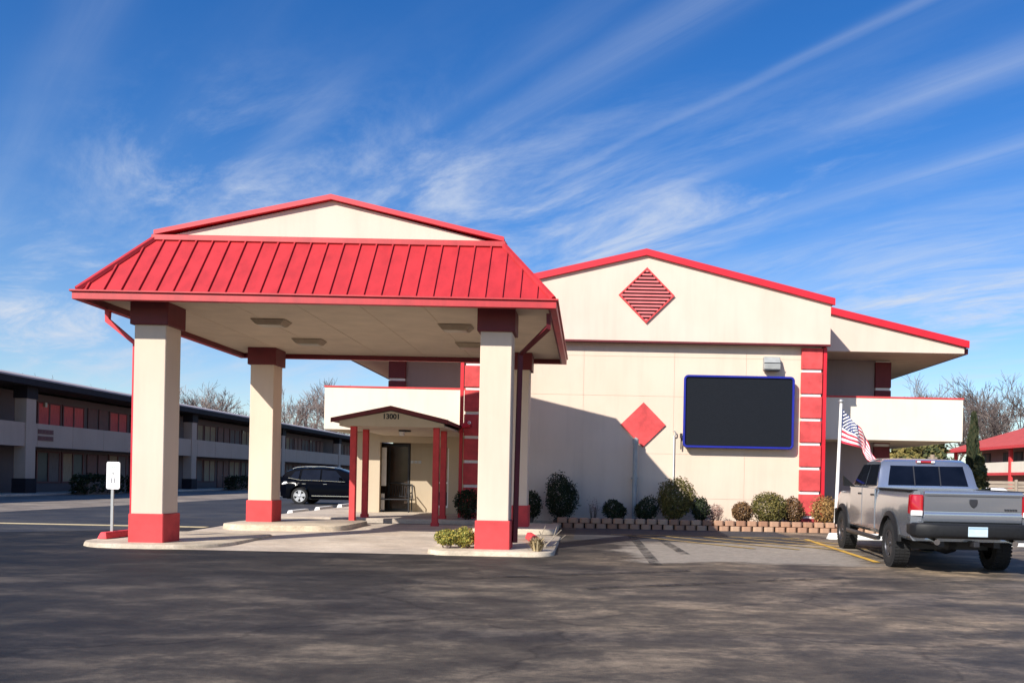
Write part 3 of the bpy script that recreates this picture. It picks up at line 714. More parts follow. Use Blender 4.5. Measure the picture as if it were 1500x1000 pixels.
def shrub(x, ytop, ybot, w, Y, kind, label, cat='shrub', group=None, n=900, size=.05, name='shrub', base=None, hollow=.62, seed=None, yscale=1.0):
    X = ax(x, ybot, Y); zt = az(x, ytop, Y); zb = az(x, ybot, Y) if base is None else base
    rx = w/2*Y/F; rz = (zt-zb)/2
    t = thing(name, label, cat, (X, Y, zb), group)
    sd = seed or int(x*13+ytop)
    leaf_cloud(X, Y, (zt+zb)/2+.02, rx, rx*.85*yscale, rz*1.02, int(n*2.2), size*.66, sd, hollow=hollow, jag=.22, lumps=10).build('foliage', GREENS[kind], t)
    rr = random.Random(sd); mb = MB()
    for k in range(7):
        a = rr.random()*6.28; e = Vector((X+math.cos(a)*rx*.6, Y+math.sin(a)*rx*.5, zb+(zt-zb)*rr.uniform(.5, .85)))
        mb.tube([(X+math.cos(a)*.04, Y+math.sin(a)*.04, zb-.1), tuple(e)], [.018, .006], 5)
    mb.build('stems', M['bark'], t)
    return t
G = 'shrubs along the lobby wall'
YS = 24.65
shrub(822, 696, 757, 50, YS, 'dark', 'tall rounded dark green shrub right of the canopy columns', group=G, n=2300, base=.28)
shrub(778, 718, 760, 30, YS+.1, 'dark', 'dark shrub peeking out right of the rear right column', group=G, n=900, base=.28)
shrub(900, 731, 760, 36, YS, 'dark', 'low dark ball shrub left of the grey standpipe', group=G, n=1000, base=.28)
shrub(946, 730, 760, 38, YS, 'dark', 'low dark ball shrub right of the grey standpipe', group=G, n=1000, base=.28)
shrub(989, 703, 762, 58, YS, 'olive', 'biggest olive green shrub below the left edge of the black display', group=G, n=3000, base=.28)
shrub(1025, 729, 762, 26, YS-.1, 'dark', 'narrow dark shrub hugging the right side of the big olive shrub', group=G, n=800, base=.28)
shrub(1048, 738, 763, 26, YS+.2, 'pink', 'small faded pink twiggy shrub in front of the sunny wall', group=G, n=420, base=.28, size=.04, hollow=.2)
shrub(1086, 735, 765, 34, YS, 'brown', 'russet brown rounded shrub below the display centre', group=G, n=1100, base=.28)
shrub(1127, 722, 766, 50, YS-.05, 'olive', 'yellow green shrub between two russet shrubs', group=G, n=2200, base=.28)
shrub(1160, 730, 767, 36, YS+.1, 'brown', 'russet shrub just left of the right red pilaster', group=G, n=1200, base=.28)
shrub(1210, 731, 770, 42, YS-.2, 'orange', 'orange brown shrub in front of the right pilaster beside the pickup', group=G, n=1500, base=.28)
shrub(683, 714, 755, 38, 24.75, 'dark', 'dark shrub at the foot of the left red pilaster', group=G, n=1200, base=.23)
shrub(869, 728, 757, 22, YS+.2, 'pink', 'sparse leafless twiggy bush between two dark shrubs', group=G, n=130, base=.28, size=.03, hollow=.1)
G2 = 'gold shrubs beside the column'
shrub(654, 775, 799, 34, 16.25, 'gold', 'low gold and green shrub, farther from the front right column', group=G2, n=1100, base=.10, size=.038, hollow=.3)
shrub(680, 774, 799, 34, 16.35, 'gold', 'low gold and green shrub touching the front right column base', group=G2, n=1100, base=.10, size=.038, hollow=.3)
def grass_tuft(px, py, w, h, Y, label, n=220, seed=3):
    X = ax(px, py, Y); zb = .10; t = thing('grass_clump', label, 'grass clump', (X, Y, zb)); rr = random.Random(seed); mb = MB()
    for k in range(n):
        a = rr.random()*6.28; r = abs(rr.gauss(0, .35))*w; lean = rr.uniform(.2, 1.0)*w*.9
        p0 = Vector((X+math.cos(a)*r*.5, Y+math.sin(a)*r*.5, zb)); p2 = p0+Vector((math.cos(a)*lean, math.sin(a)*lean, h*rr.uniform(.4, 1.1)))
        p1 = (p0+p2)/2+Vector((0, 0, h*.25)); sd = Vector((-math.sin(a), math.cos(a), 0))*.012
        mb.add([p0-sd, p0+sd, p1+sd*.8, p1-sd*.8, p2], [(0, 1, 2, 3), (3, 2, 4)])
    mb.build('blades', GREENS['straw'], t); return t
grass_tuft(786, 806, .24, .26, 15.95, 'dry straw grass clump on kerb right of front right column')
t = thing('dead_branches', 'pale bare sticks poking up behind the dry grass clump', 'branches', (-.85, 16.9, .1)); mb = MB()
for a, b in (((-1.0, 16.9, .1), (-.82, 17.0, .52)), ((-.85, 16.8, .1), (-.50, 16.9, .45)), ((-.8, 16.9, .1), (-.95, 17.1, .40)), ((-.7, 16.9, .1), (-.42, 17.2, .33)), ((-.66, 16.9, .28), (-.6, 17, .5))): mb.tube([a, b], [.014, .006], 5)
mb.build('sticks', mat('pale sticks', (.30, .25, .19), .9, .2, 6), t)

# --- red painted kerb pieces and wheel stops
def bar(name, label, cat, a, b, w, h, m, group=None):
    a = Vector(a); b = Vector(b); c = (a+b)/2; t = (b-a).normalized(); n = Vector((-t.y, t.x, 0))*w/2; u = Vector((0, 0, h))
    mb = MB(); mb.hexa([a-n, a+n, b+n, b-n], [a-n*.55+u+t*.05, a+n*.55+u+t*.05, b+n*.55+u-t*.05, b-n*.55+u-t*.05])
    o = mb.build(name, m, None, off=c, bevel=.025, segs=2, smooth=40); o.location = c; tag(o, label, cat, group); return o
bar('red_kerb', 'red painted kerb block beside the sign post at front left column', 'kerb', (-9.52, 16.75, .10), (-9.45, 18.9, .10), .2, .13, M['red_kerb'])
bar('red_kerb', 'bright red kerb block behind the front right column base', 'kerb', (-1.30, 19.3, .10), (-1.02, 17.6, .10), .2, .14, M['red_kerb'])
GW = 'white wheel stops'
for lbl, a, b in (('white wheel stop nearest the rear left column', (-9.62, 27.6), (-9.62, 29.3)), ('white wheel stop between the other two by the dark SUV', (-9.75, 30.8), (-9.75, 32.5)), ('white wheel stop farthest back, beside the red porch post', (-9.9, 34.1), (-9.9, 35.8))):
    bar('wheel_stop', lbl, 'wheel stop', (*a, .1), (*b, .1), .26, .17, M['stop'], GW)
bar('wheel_stop', 'white wheel stop ahead of the pickup left front wheel', 'wheel stop', (6.0, 21.3, gz(21.3)), (7.8, 21.3, gz(21.3)), .24, .16, M['stop'], GW)
bar('wheel_stop', 'white wheel stop showing below the pickup bumper at the right', 'wheel stop', (9.0, 20.2, gz(20.2)), (10.8, 20.2, gz(20.2)), .24, .17, M['stop'], GW)

# --- sign on the island
sx_, sy_ = ax(164, 740, 17.1), 17.1
t = thing('parking_sign', 'small white rounded sign on grey post beside front left column', 'sign', (sx_, sy_, .1))
zt = az(166, 676, sy_); zb = az(166, 716, sy_); hw = 9.8*sy_/F
mb = MB(); mb.box(sx_-.025, sx_+.025, sy_, sy_+.03, .1, zt-.05); mb.build('post', M['grey_metal'], t)
mb = MB(); mb.prism(rrect(sx_-hw+.02, sx_+hw+.02, zb, zt, .035), 'y', sy_-.012, sy_-.002); pn = mb.build('panel', mat('sign white', (.85, .85, .85), .4, .03, 4), t)
mb = MB(); mk = sx_+.02
mb.prism([(mk-.03, (zt+zb)/2+.03), (mk+.035, (zt+zb)/2+.02), (mk, (zt+zb)/2+.075)], 'y', sy_-.016, sy_-.0125)
mb.build('arrow_mark', M['grey_paint'], pn); mb = MB()
for dz in (-.06, -.10, -.14): mb.box(mk-.035, mk+.03, sy_-.016, sy_-.0125, (zt+zb)/2+dz-.006, (zt+zb)/2+dz+.006)
mb.box(mk-.04, mk-.028, sy_-.016, sy_-.0125, (zt+zb)/2-.15, (zt+zb)/2-.05); mb.box(mk+.025, mk+.037, sy_-.016, sy_-.0125, (zt+zb)/2-.15, (zt+zb)/2-.05)
mb.build('number_mark', mat('grey sign marks', (.2, .2, .22), .6, .1, 4), pn)
mb = MB()
for q in range(4): mb.box(mk-.08+q*.045, mk-.05+q*.045, sy_-.016, sy_-.0125, zt-.12, zt-.095)
mb.build('faded_marks', mat('pale green sign marks', (.45, .55, .5), .6, .1, 4), pn)

# --- flag on its pole
YFL = 23.9
fx = ax(1228.5, 690, YFL); ftop = az(1231, 590, YFL)
t = thing('flagpole', 'slim white pole carrying a flag beside the pickup', 'flagpole', (fx, YFL, .28))
mb = MB(); mb.tube([(fx-.06, YFL, .28), (fx+.03, YFL, ftop)], [.055, .04], 10); mb.build('pole', M['white_paint'], t, smooth=40)
mb = MB(); mb.lathe([(-.06, .001), (-.05, .05), (0, .075), (.05, .05), (.06, .001)], (fx+.03, YFL, ftop+.05), 'z', 12); mb.build('finial', M['grey_metal'], t, smooth=60)
fl = thing('flag', 'drooping stars and stripes flag hanging from the slim pole', 'flag', (fx+.09, YFL, ftop-.2))
s_ = YFL/F
TOP = [(0, 0), (.25, 13), (.5, 29), (.7, 47), (1, 76)]; TX = [(0, 0), (.25, 12), (.5, 27), (.7, 38), (1, 52)]
BOT = [(0, 50), (.25, 54), (.5, 59), (.7, 72), (1, 84)]; BXX = [(0, -1), (.25, 16), (.5, 32), (.7, 36), (1, 44)]
def interp(tab, s):
    for (a, va), (b, vb) in zip(tab, tab[1:]):
        if s <= b: 
            q = (s-a)/(b-a); return va+(vb-va)*q
    return tab[-1][1]
def flagpt(s, u, lift=0.0):
    x = interp(TX, s)*(1-u)+interp(BXX, s)*u; z = interp(TOP, s)*(1-u)+interp(BOT, s)*u
    y = (.11*math.sin(s*11+u*2.2)+.05*math.sin(s*23-u*4))*min(1, s*3)
    x += 2.0*math.sin(s*12+u*3)*min(1, s*2)
    return (fx+.075+x*s_, YFL+y-lift, ftop-.16-z*s_)
NS, NU = 40, 26; mb = MB(); vs = [flagpt(i/NS, j/NU) for i in range(NS+1) for j in range(NU+1)]
fs = []; mi = []
for i in range(NS):
    for j in range(NU):
        fs.append((i*(NU+1)+j, (i+1)*(NU+1)+j, (i+1)*(NU+1)+j+1, i*(NU+1)+j+1))
        st = j//2; mi.append(2 if (i < NS*.42 and st < 7) else st % 2)
mb.v = vs; mb.f = fs; mb.mi = mi
cl = mb.build('cloth', [mat('flag red', (.55, .03, .06), .8, .1, 6), mat('flag white', (.8, .78, .78), .8, .06, 6), mat('flag blue', (.03, .05, .17), .8, .1, 6)], fl, smooth=60)
mb = MB()
for rw in range(9):
    for c in range(6 if rw % 2 == 0 else 5):
        s = .42*((c*2+(1 if rw % 2 == 0 else 2))/12); u = (7/13)*((rw+1)/10)
        cpt = Vector(flagpt(s, u, .012)); pts_ = []
        for k in range(10):
            a = math.pi/2+k*math.pi/5; rr_ = (.034 if k % 2 == 0 else .015); pts_.append((cpt.x+rr_*math.cos(a), cpt.y, cpt.z+rr_*math.sin(a)))
        mb.quad(*pts_)
mb.build('stars', M['white_paint'], cl)

# ------------------------------------------------------------------ vehicles (built along local +y = forward)
def wheel(parent, cx, cy, r, w, side, rim_r, rim_m, spokes=5, z=None):
    z = r if z is None else z
    tm = M['tyre']; mb = MB(); h = w/2
    prof = [(-h*.9, rim_r), (-h, rim_r+.02), (-h, r-.05), (-h*.82, r-.01), (-h*.5, r), (h*.5, r), (h*.82, r-.01), (h, r-.05), (h, rim_r+.02), (h*.9, rim_r)]
    mb.lathe(prof, (cx, cy, z), 'x', 32)
    for k in range(40):                      # tread blocks
        a = 2*math.pi*k/40; c, s = math.cos(a), math.sin(a)
        for wx0, wx1 in ((-h*.95, -h*.35), (-h*.25, h*.25), (h*.35, h*.95)):
            P = []
            for da, rr_ in ((-.05, r-.02), (.05, r-.02), (.05, r+.008), (-.05, r+.008)): P.append((rr_*math.cos(a+da), rr_*math.sin(a+da)))
            mb.add([(cx+wx0, cy+p[0], z+p[1]) for p in P]+[(cx+wx1, cy+p[0], z+p[1]) for p in P], [(0, 3, 2, 1), (4, 5, 6, 7), (0, 1, 5, 4), (1, 2, 6, 5), (2, 3, 7, 6), (3, 0, 4, 7)])
    wh = MB(); wh.lathe([(side*h*.2, .001), (side*h*.2, rim_r*.98), (side*h*.86, rim_r), (side*h*.92, rim_r+.018), (side*h*.80, rim_r+.018)], (cx, cy, z), 'x', 32, 0)
    wo = mb.build('wheel', tm, parent, off=(0, 0, 0), smooth=35)
    ds = wh.build('rim_barrel', M['dark'], wo, off=(0, 0, 0), smooth=40)
    sp = MB()
    for k in range(spokes):
        a = 2*math.pi*k/spokes+.3; d = Vector((0, math.cos(a), math.sin(a))); n = Vector((0, -math.sin(a), math.cos(a)))
        o0 = Vector((cx+side*h*.70, cy, z)); o1 = Vector((cx+side*h*.84, cy, z)); wi = rim_r*.20; wo_ = rim_r*.34
        sp.hexa([o0-n*wi, o0+n*wi, o0+d*rim_r*.97+n*wo_, o0+d*rim_r*.97-n*wo_], [o1-n*wi, o1+n*wi, o1+d*rim_r*.96+n*wo_*.9, o1+d*rim_r*.96-n*wo_*.9])
    sp.lathe([(side*h*.6, rim_r*.28), (side*h*.9, rim_r*.26), (side*h*.95, rim_r*.15), (side*h*.95, .001)], (cx, cy, z), 'x', 16)
    sp.lathe([(side*h*.80, rim_r*.93), (side*h*.94, rim_r*.95), (side*h*.94, rim_r+.015), (side*h*.8, rim_r+.016)], (cx, cy, z), 'x', 32)
    sp.build('rim', rim_m, wo, off=(0, 0, 0), smooth=40)
    return wo
M['tyre'] = mat('tyre rubber', (.010, .010, .011), .85, .2, 12)
M['silver'] = mat('silver car paint', (.38, .41, .465), .18, .03, 3, metal=.72, coat=.9)
M['plastic'] = mat('black textured plastic', (.010, .0105, .012), .55, .2, 20, spec=.3)
M['chrome'] = mat('polished metal', (.65, .65, .66), .18, .04, 5, metal=1)
M['rim_grey'] = mat('dark alloy', (.11, .11, .12), .35, .1, 5, metal=.8)
M['rim_silver'] = mat('bright alloy', (.62, .62, .64), .3, .06, 5, metal=.7)
M['tail_red'] = mat('red lamp lens', (.36, .004, .012), .12, .1, 8, coat=.5)
M['lamp_white'] = mat('clear lamp lens', (.75, .73, .72), .12, .05, 8, coat=.5)
M['navy_car'] = mat('near black car paint', (.0014, .0018, .004), .14, .1, 3, spec=.05)
M['cab_glass'] = glass('tinted car glass', (.004, .005, .009), .03, .35)

# --- pickup truck
tr = thing('pickup_truck', 'silver grey crew cab pickup seen from behind, parked over the yellow line', 'pickup truck', (6.41, 15.26, gz(15.26)))
tr.rotation_euler = (.012, 0, -.06)
RW, FW, WR = 0.0, 3.57, .415
def arch(y, base, r=.52):
    z = base
    for c in (RW, FW):
        d = abs(y-c)
        if d < r: z = max(z, WR+math.sqrt(r*r-d*d)*.98)
    return z
def frange(a, b, n): return [a+(b-a)*i/(n-1) for i in range(n)]
# cargo bed: open box with walls
st = []
for y in frange(-1.17, .92, 60):
    zb = arch(y, .56); hw = .985
    st.append((y, [(hw-.05, zb), (hw-.005, zb+.06 if zb < .9 else zb+.02), (hw, 1.02), (hw-.02, 1.22), (hw-.035, 1.345), (hw-.06, 1.385), (hw-.13, 1.385), (hw-.15, 1.36), (hw-.15, .99), (.3, .985)]))
mb = MB(); mb.loft(st); bed = mb.build('cargo_bed', M['silver'], tr, off=(0, 0, 0), smooth=32)
mb = MB(); mb.box(-.83, .83, -1.12, .88, .988, .995); mb.build('bed_liner', M['plastic'], bed, off=(0, 0, 0))
for s in (-1, 1):
    mb = MB(); mb.box(s*.92-.07, s*.92+.07, -1.10, .90, 1.386, 1.402); mb.build('bed_rail_cap', M['plastic'], bed, off=(0, 0, 0), bevel=.006)
# tailgate
mb = MB(); mb.prism([(-1.20, .87), (-1.235, .89), (-1.245, 1.02), (-1.225, 1.05), (-1.238, 1.075), (-1.235, 1.30), (-1.26, 1.335), (-1.255, 1.38), (-1.225, 1.395), (-1.176, 1.39), (-1.176, .87)], 'x', -.785, .785)
tg = mb.build('tailgate', M['silver'], tr, off=(0, 0, 0), bevel=.008, smooth=30)
mb = MB(); mb.box(-.74, .74, -1.242, -1.228, 1.305, 1.327); mb.build('tailgate_recess', M['plastic'], tg, off=(0, 0, 0))
mb = MB(); mb.prism([(-.062, 1.262), (.062, 1.262), (.062, 1.20), (.04, 1.155), (0, 1.125), (-.04, 1.155), (-.062, 1.20)], 'y', -1.262, -1.236)
em = mb.build('emblem', M['dark'], tg, off=(0, 0, 0), bevel=.006)
mb = MB()
for k, w in enumerate((.03, .03, .03, .03, .03)): mb.box(.50+k*.042, .50+k*.042+w, -1.252, -1.243, 1.085, 1.112)
mb.build('badge', M['dark'], tg, off=(0, 0, 0))
# tail lamps
for s in (-1, 1):
    mb = MB(); x0, x1 = s*.795, s*.99
    mb.hexa([(x0, -1.225, .99), (x1, -1.17, .99), (x1, -1.02, 1.0), (x0, -1.1, 1.0)], [(x0, -1.235, 1.325), (x1-s*.02, -1.19, 1.325), (x1-s*.02, -1.0, 1.325), (x0, -1.1, 1.325)])
    tl = mb.build('tail_light', M['tail_red'], tr, off=(0, 0, 0), bevel=.015, smooth=40)
    mb = MB(); mb.hexa([(x0+s*.01, -1.232, .975), (x1-s*.01, -1.178, .975), (x1-s*.02, -1.1, .975), (x0+s*.01, -1.15, .975)], [(x0+s*.01, -1.240, 1.065), (x1-s*.01, -1.186, 1.065), (x1-s*.02, -1.1, 1.065), (x0+s*.01, -1.15, 1.065)])
    mb.build('reversing_lamp', M['lamp_white'], tl, off=(0, 0, 0), bevel=.01)
    mb = MB(); mb.hexa([(x0-s*.0, -1.19, .87), (x1-s*.01, -1.14, .87), (x1-s*.01, -1.0, .87), (x0, -1.0, .87)], [(x0, -1.2, .974), (x1, -1.15, .974), (x1, -1.0, .974), (x0, -1.0, .974)]); mb.build('corner_panel', M['silver'], tr, off=(0, 0, 0), bevel=.015)
# bumper
mb = MB(); st = []
for y, hw, z0, z1 in ((-1.46, .62, .67, .84), (-1.43, .80, .64, .86), (-1.36, .95, .62, .868), (-1.24, 1.0, .62, .868), (-1.02, 1.0, .64, .86)):
    st.append((y, [(hw-.06, z0), (hw, z0+.05), (hw, z1-.04), (hw-.04, z1)]))
mb.loft(st); bu = mb.build('rear_bumper', M['plastic'], tr, off=(0, 0, 0), bevel=.01, smooth=40)
mb = MB(); mb.box(-.155, .155, -1.475, -1.462, .665, .825); lp = mb.build('licence_plate', mat('plate face', (.48, .60, .66), .5, .12, 14, stretch=(1, 1, 3)), bu, off=(0, 0, 0), bevel=.004)
mb = MB(); mb.box(-.15, .15, -1.478, -1.4755, .79, .815); mb.build('plate_band', mat('plate blue', (.28, .42, .52), .5, .1, 5), lp, off=(0, 0, 0))
for s in (-1, 1):
    mb = MB(); mb.tube([(s*.62, -1.40, .56), (s*.62, -1.10, .58)], .05, 10); mb.build('exhaust_tip', M['chrome'], bu, off=(0, 0, 0), smooth=40)
mb = MB(); mb.box(-.045, .045, -1.44, -1.2, .49, .58); mb.build('tow_hitch', M['dark'], bu, off=(0, 0, 0), bevel=.01)
# front clip, doors and hood
st = []
for y in frange(.945, 4.50, 95):
    zb = arch(y, .54)
    hw = .985 if y < 3.9 else .985-.12*((y-3.9)/.6)**2
    if y < 2.75: zt = 1.40
    elif y < 2.95: zt = 1.40-.08*(y-2.75)/.2
    elif y < 4.2: zt = 1.32-.05*((y-2.95)/1.25)
    else: zt = 1.27-.32*((y-4.2)/.3)**2
    zt = max(zt, zb+.2)
    m1 = zb+.06 if zb < .85 else zb+.02
    st.append((y, [(hw-.06, zb), (hw-.01, m1), (hw, max(m1+.02, .86)), (hw-.012, max(m1+.04, 1.08)), (hw-.03, zt-.10), (hw-.06, zt-.035), (hw-.16, zt)]))
mb = MB(); mb.loft(st); body = mb.build('body', M['silver'], tr, off=(0, 0, 0), smooth=30)
# greenhouse
roof = [(.985, .93, 1.395, 1.395), (1.02, .90, 1.42, 1.50), (1.12, .84, 1.42, 1.80), (1.20, .80, 1.42, 1.905), (1.34, .775, 1.42, 1.945), (1.8, .765, 1.42, 1.965), (2.2, .765, 1.42, 1.955), (2.42, .76, 1.42, 1.915), (2.55, .765, 1.42, 1.85), (2.8, .81, 1.41, 1.66), (3.05, .87, 1.36, 1.46), (3.15, .90, 1.32, 1.37)]
st = []
for y, hr, zb, zt in roof:
    st.append((y, [(.93, 1.36), (.925, 1.40), ((.925+hr)/2+.008, (1.40+max(zt, 1.41))/2), (hr+.02, max(zt-.05, 1.405)), (hr-.05, max(zt, 1.41)), (hr*.4, max(zt, 1.41)+.012)]))
mb = MB(); mb.loft(st); cab = mb.build('cab', M['silver'], tr, off=(0, 0, 0), smooth=34)
# windows proud of the cab
mb = MB()
rw = [(-.80, .995, 1.435), (.80, .995, 1.435), (.745, 1.135, 1.855), (-.745, 1.135, 1.855)]
mb.hexa([(x, y-.004, z) for x, y, z in [(-.745, 1.015, 1.445), (.765, 1.015, 1.445), (.70, 1.15, 1.83), (-.675, 1.15, 1.83)]], [(x, y-.03, z) for x, y, z in [(-.73, 1.012, 1.455), (.75, 1.012, 1.455), (.685, 1.148, 1.82), (-.66, 1.148, 1.82)]])
rg = mb.build('rear_window', M['cab_glass'], tr, off=(0, 0, 0))
for x in (-.24, .24):
    mb = MB(); mb.hexa([(x-.01, .985, 1.45), (x+.01, .985, 1.45), (x+.01, 1.12, 1.825), (x-.01, 1.12, 1.825)], [(x-.01, .978, 1.45), (x+.01, .978, 1.45), (x+.01, 1.113, 1.825), (x-.01, 1.113, 1.825)])
    mb.build('window_divider', M['dark'], rg, off=(0, 0, 0))
mb = MB(); mb.box(-.17, .17, 1.135, 1.25, 1.885, 1.925); bl3 = mb.build('high_brake_light', M['tail_red'], tr, off=(0, 0, 0), bevel=.008)
for s in (-1, 1):
    mb = MB(); mb.box(min(s*.10, s*.165), max(s*.10, s*.165), 1.125, 1.2, 1.888, 1.922); mb.build('cargo_lamp', M['lamp_white'], bl3, off=(0, 0, 0))
for s in (-1, 1):
    def sx(y, z, off=.012):   # outer side of the greenhouse at height z
        q = (z-1.40)/(1.915-1.40); return s*(.925+(.785-.925)*q+off+.018*math.sin(math.pi*min(1, max(0, q))))
    for (ya, yb, yc, yd) in ((1.14, 1.86, 1.86, 1.30), (1.95, 2.80, 2.42, 1.95)):
        mb = MB()
        P = [(ya, 1.43), (yb, 1.43), (yc, 1.845), (yd, 1.845)]
        mb.hexa([(sx(y, z, -.02), y, z) for y, z in P], [(sx(y, z, .016), y, z) for y, z in P]); mb.build('side_window', M['cab_glass'], tr, off=(0, 0, 0))
    for (ya, yb) in ((.98, 1.90), (1.92, 2.86)):
        mb = MB()      # door skin slightly proud
        z0 = .60; ys_ = frange(ya+.01, yb-.01, 14); P = []
        bot = [(y, max(z0, arch(y, z0, .56)+.02)) for y in ys_]
        poly = bot+[(ys_[-1], 1.385), (ys_[0], 1.385)]
        mb.prism(poly, 'x', s*.962, s*.991); dr_ = mb.build('door', M['silver'], tr, off=(0, 0, 0), bevel=.006)
        mb = MB(); mb.box(min(s*.99, s*1.015), max(s*.99, s*1.015), ya+.06, ya+.24, 1.24, 1.275); mb.build('handle', M['dark'], dr_, off=(0, 0, 0), bevel=.008)
    mb = MB(); mb.hexa([(s*.90, 2.72, 1.38), (s*1.17, 2.66, 1.40), (s*1.17, 2.76, 1.40), (s*.90, 2.80, 1.38)], [(s*.98, 2.72, 1.44), (s*1.19, 2.66, 1.62), (s*1.19, 2.76, 1.62), (s*.98, 2.80, 1.44)])
    mi_ = mb.build('mirror', M['plastic'], tr, off=(0, 0, 0), bevel=.02, segs=2, smooth=40)
    for c in (RW, FW):      # flares
        mb = MB(); inn = []; out = []
        for k in range(17):
            a = R(-8+196*k/16); inn.append((c+.515*math.cos(a), WR+.505*math.sin(a))); out.append((c+.60*math.cos(a), WR+.585*math.sin(a)))
        n = 17; vs = []
        for xx in (s*.95, s*1.035): vs += [(xx, p[0], max(p[1], .50)) for p in inn]
        vs += [(s*1.0, p[0], max(p[1], .50)) for p in out]; vs += [(s*.95, p[0], max(p[1], .50)) for p in out]
        fs = []
        for k in range(n-1):
            fs += [(k, k+1, n+k+1, n+k), (n+k, n+k+1, 2*n+k+1, 2*n+k), (2*n+k, 2*n+k+1, 3*n+k+1, 3*n+k), (3*n+k, 3*n+k+1, k+1, k)]
        fs += [(0, n, 2*n, 3*n), (n-1, 2*n-1, 3*n-1, 4*n-1)]
        mb.add(vs, fs); mb.build('fender_flare', M['plastic'], tr, off=(0, 0, 0), smooth=40)
        wheel(tr, s*.865, c, WR, .275, s, .235, M['rim_grey'], 5)
    mb = MB(); mb.tube([(s*1.0, .62, .47), (s*1.02, .75, .46), (s*1.02, 2.85, .46), (s*1.0, 2.95, .47)], .045, 8); mb.build('side_step', M['rim_grey'], tr, off=(0, 0, 0), smooth=40)
mb = MB(); mb.box(-.93, .93, -1.0, 4.2, .58, .66); mb.box(-.70, .70, -.12, .12, .34, .50); mb.box(-.5, -.4, -1.1, 4.2, .46, .58); mb.box(.4, .5, -1.1, 4.2, .46, .58)
mb.lathe([(-.2, .01), (-.17, .12), (0, .17), (.17, .12), (.2, .01)], (0, 0, WR), 'x', 14)
mb.build('chassis', M['dark'], tr, off=(0, 0, 0))
mb = MB()
for s in (-1, 1): mb.hexa([(s*.55, 4.42, 1.0), (s*.86, 4.33, 1.0), (s*.86, 4.2, 1.0), (s*.55, 4.2, 1.0)], [(s*.55, 4.38, 1.18), (s*.86, 4.3, 1.18), (s*.86, 4.2, 1.18), (s*.55, 4.2, 1.18)])
mb.build('headlights', M['lamp_white'], tr, off=(0, 0, 0))
mb = MB(); mb.prism(rounded(-.95, .95, 4.2, 4.62, .18), 'z', .55, .86); mb.build('front_bumper', M['plastic'], tr, off=(0, 0, 0), bevel=.02)

# --- dark SUV, facing +X
sv = thing('dark_suv', 'near black SUV with silver roof rails parked behind the porch', 'SUV', (-12.85, 39.0, .104), rz=-math.pi/2)
WR2 = .365; FW2 = 2.74
def arch2(y, base, r=.44):
    z = base
    for c in (0, FW2):
        d = abs(y-c)
        if d < r: z = max(z, WR2+math.sqrt(r*r-d*d))
    return z
def curve(tab, y):
    for (a, va), (b, vb) in zip(tab, tab[1:]):
        if y <= b:
            q = (y-a)/(b-a); q = q*q*(3-2*q)*.5+q*.5; return va+(vb-va)*q
    return tab[-1][1]
BELT = [(-.97, .98), (-.85, 1.06), (0, 1.09), (1.8, 1.04), (2.2, 1.04), (2.9, 1.00), (3.5, .90), (3.8, .66)]
HW2 = [(-.97, .62), (-.9, .78), (-.6, .90), (0, .93), (2.7, .93), (3.3, .86), (3.6, .74), (3.8, .55)]
st = []
for y in frange(-.97, 3.8, 110):
    zb = arch2(y, .25 if -.8 < y < 3.6 else .33); hw = curve(HW2, y); zt = max(curve(BELT, y), zb+.1)
    m1 = zb+.05 if zb < .6 else zb+.02
    st.append((y, [(hw-.07, zb), (hw-.01, m1), (hw, max(m1+.02, .62)), (hw-.015, max(m1+.03, .84)), (hw-.05, zt-.05), (hw-.10, zt)]))
mb = MB(); mb.loft(st); sb = mb.build('body', M['navy_car'], sv, off=(0, 0, 0), smooth=35)
ROOF = [(-.90, 1.06), (-.80, 1.30), (-.62, 1.50), (-.3, 1.60), (.3, 1.655), (1.1, 1.66), (1.6, 1.61), (1.95, 1.50), (2.4, 1.26), (2.75, 1.04)]
st = []
for y in frange(-.90, 2.75, 44):
    zt = curve(ROOF, y); zb = min(1.02, zt-.02); q = max(0, min(1, (zt-1.04)/.6)); hr = .83-.20*q
    st.append((y, [(.83, zb-.1), (.83, zb), ((.83+hr)/2+.015, (zb+zt)/2), (hr+.02, zt-.05*q), (hr-.08, zt), (hr*.4, zt+.015)]))
mb = MB(); mb.loft(st); mb.build('cabin', M['navy_car'], sv, off=(0, 0, 0), smooth=38)
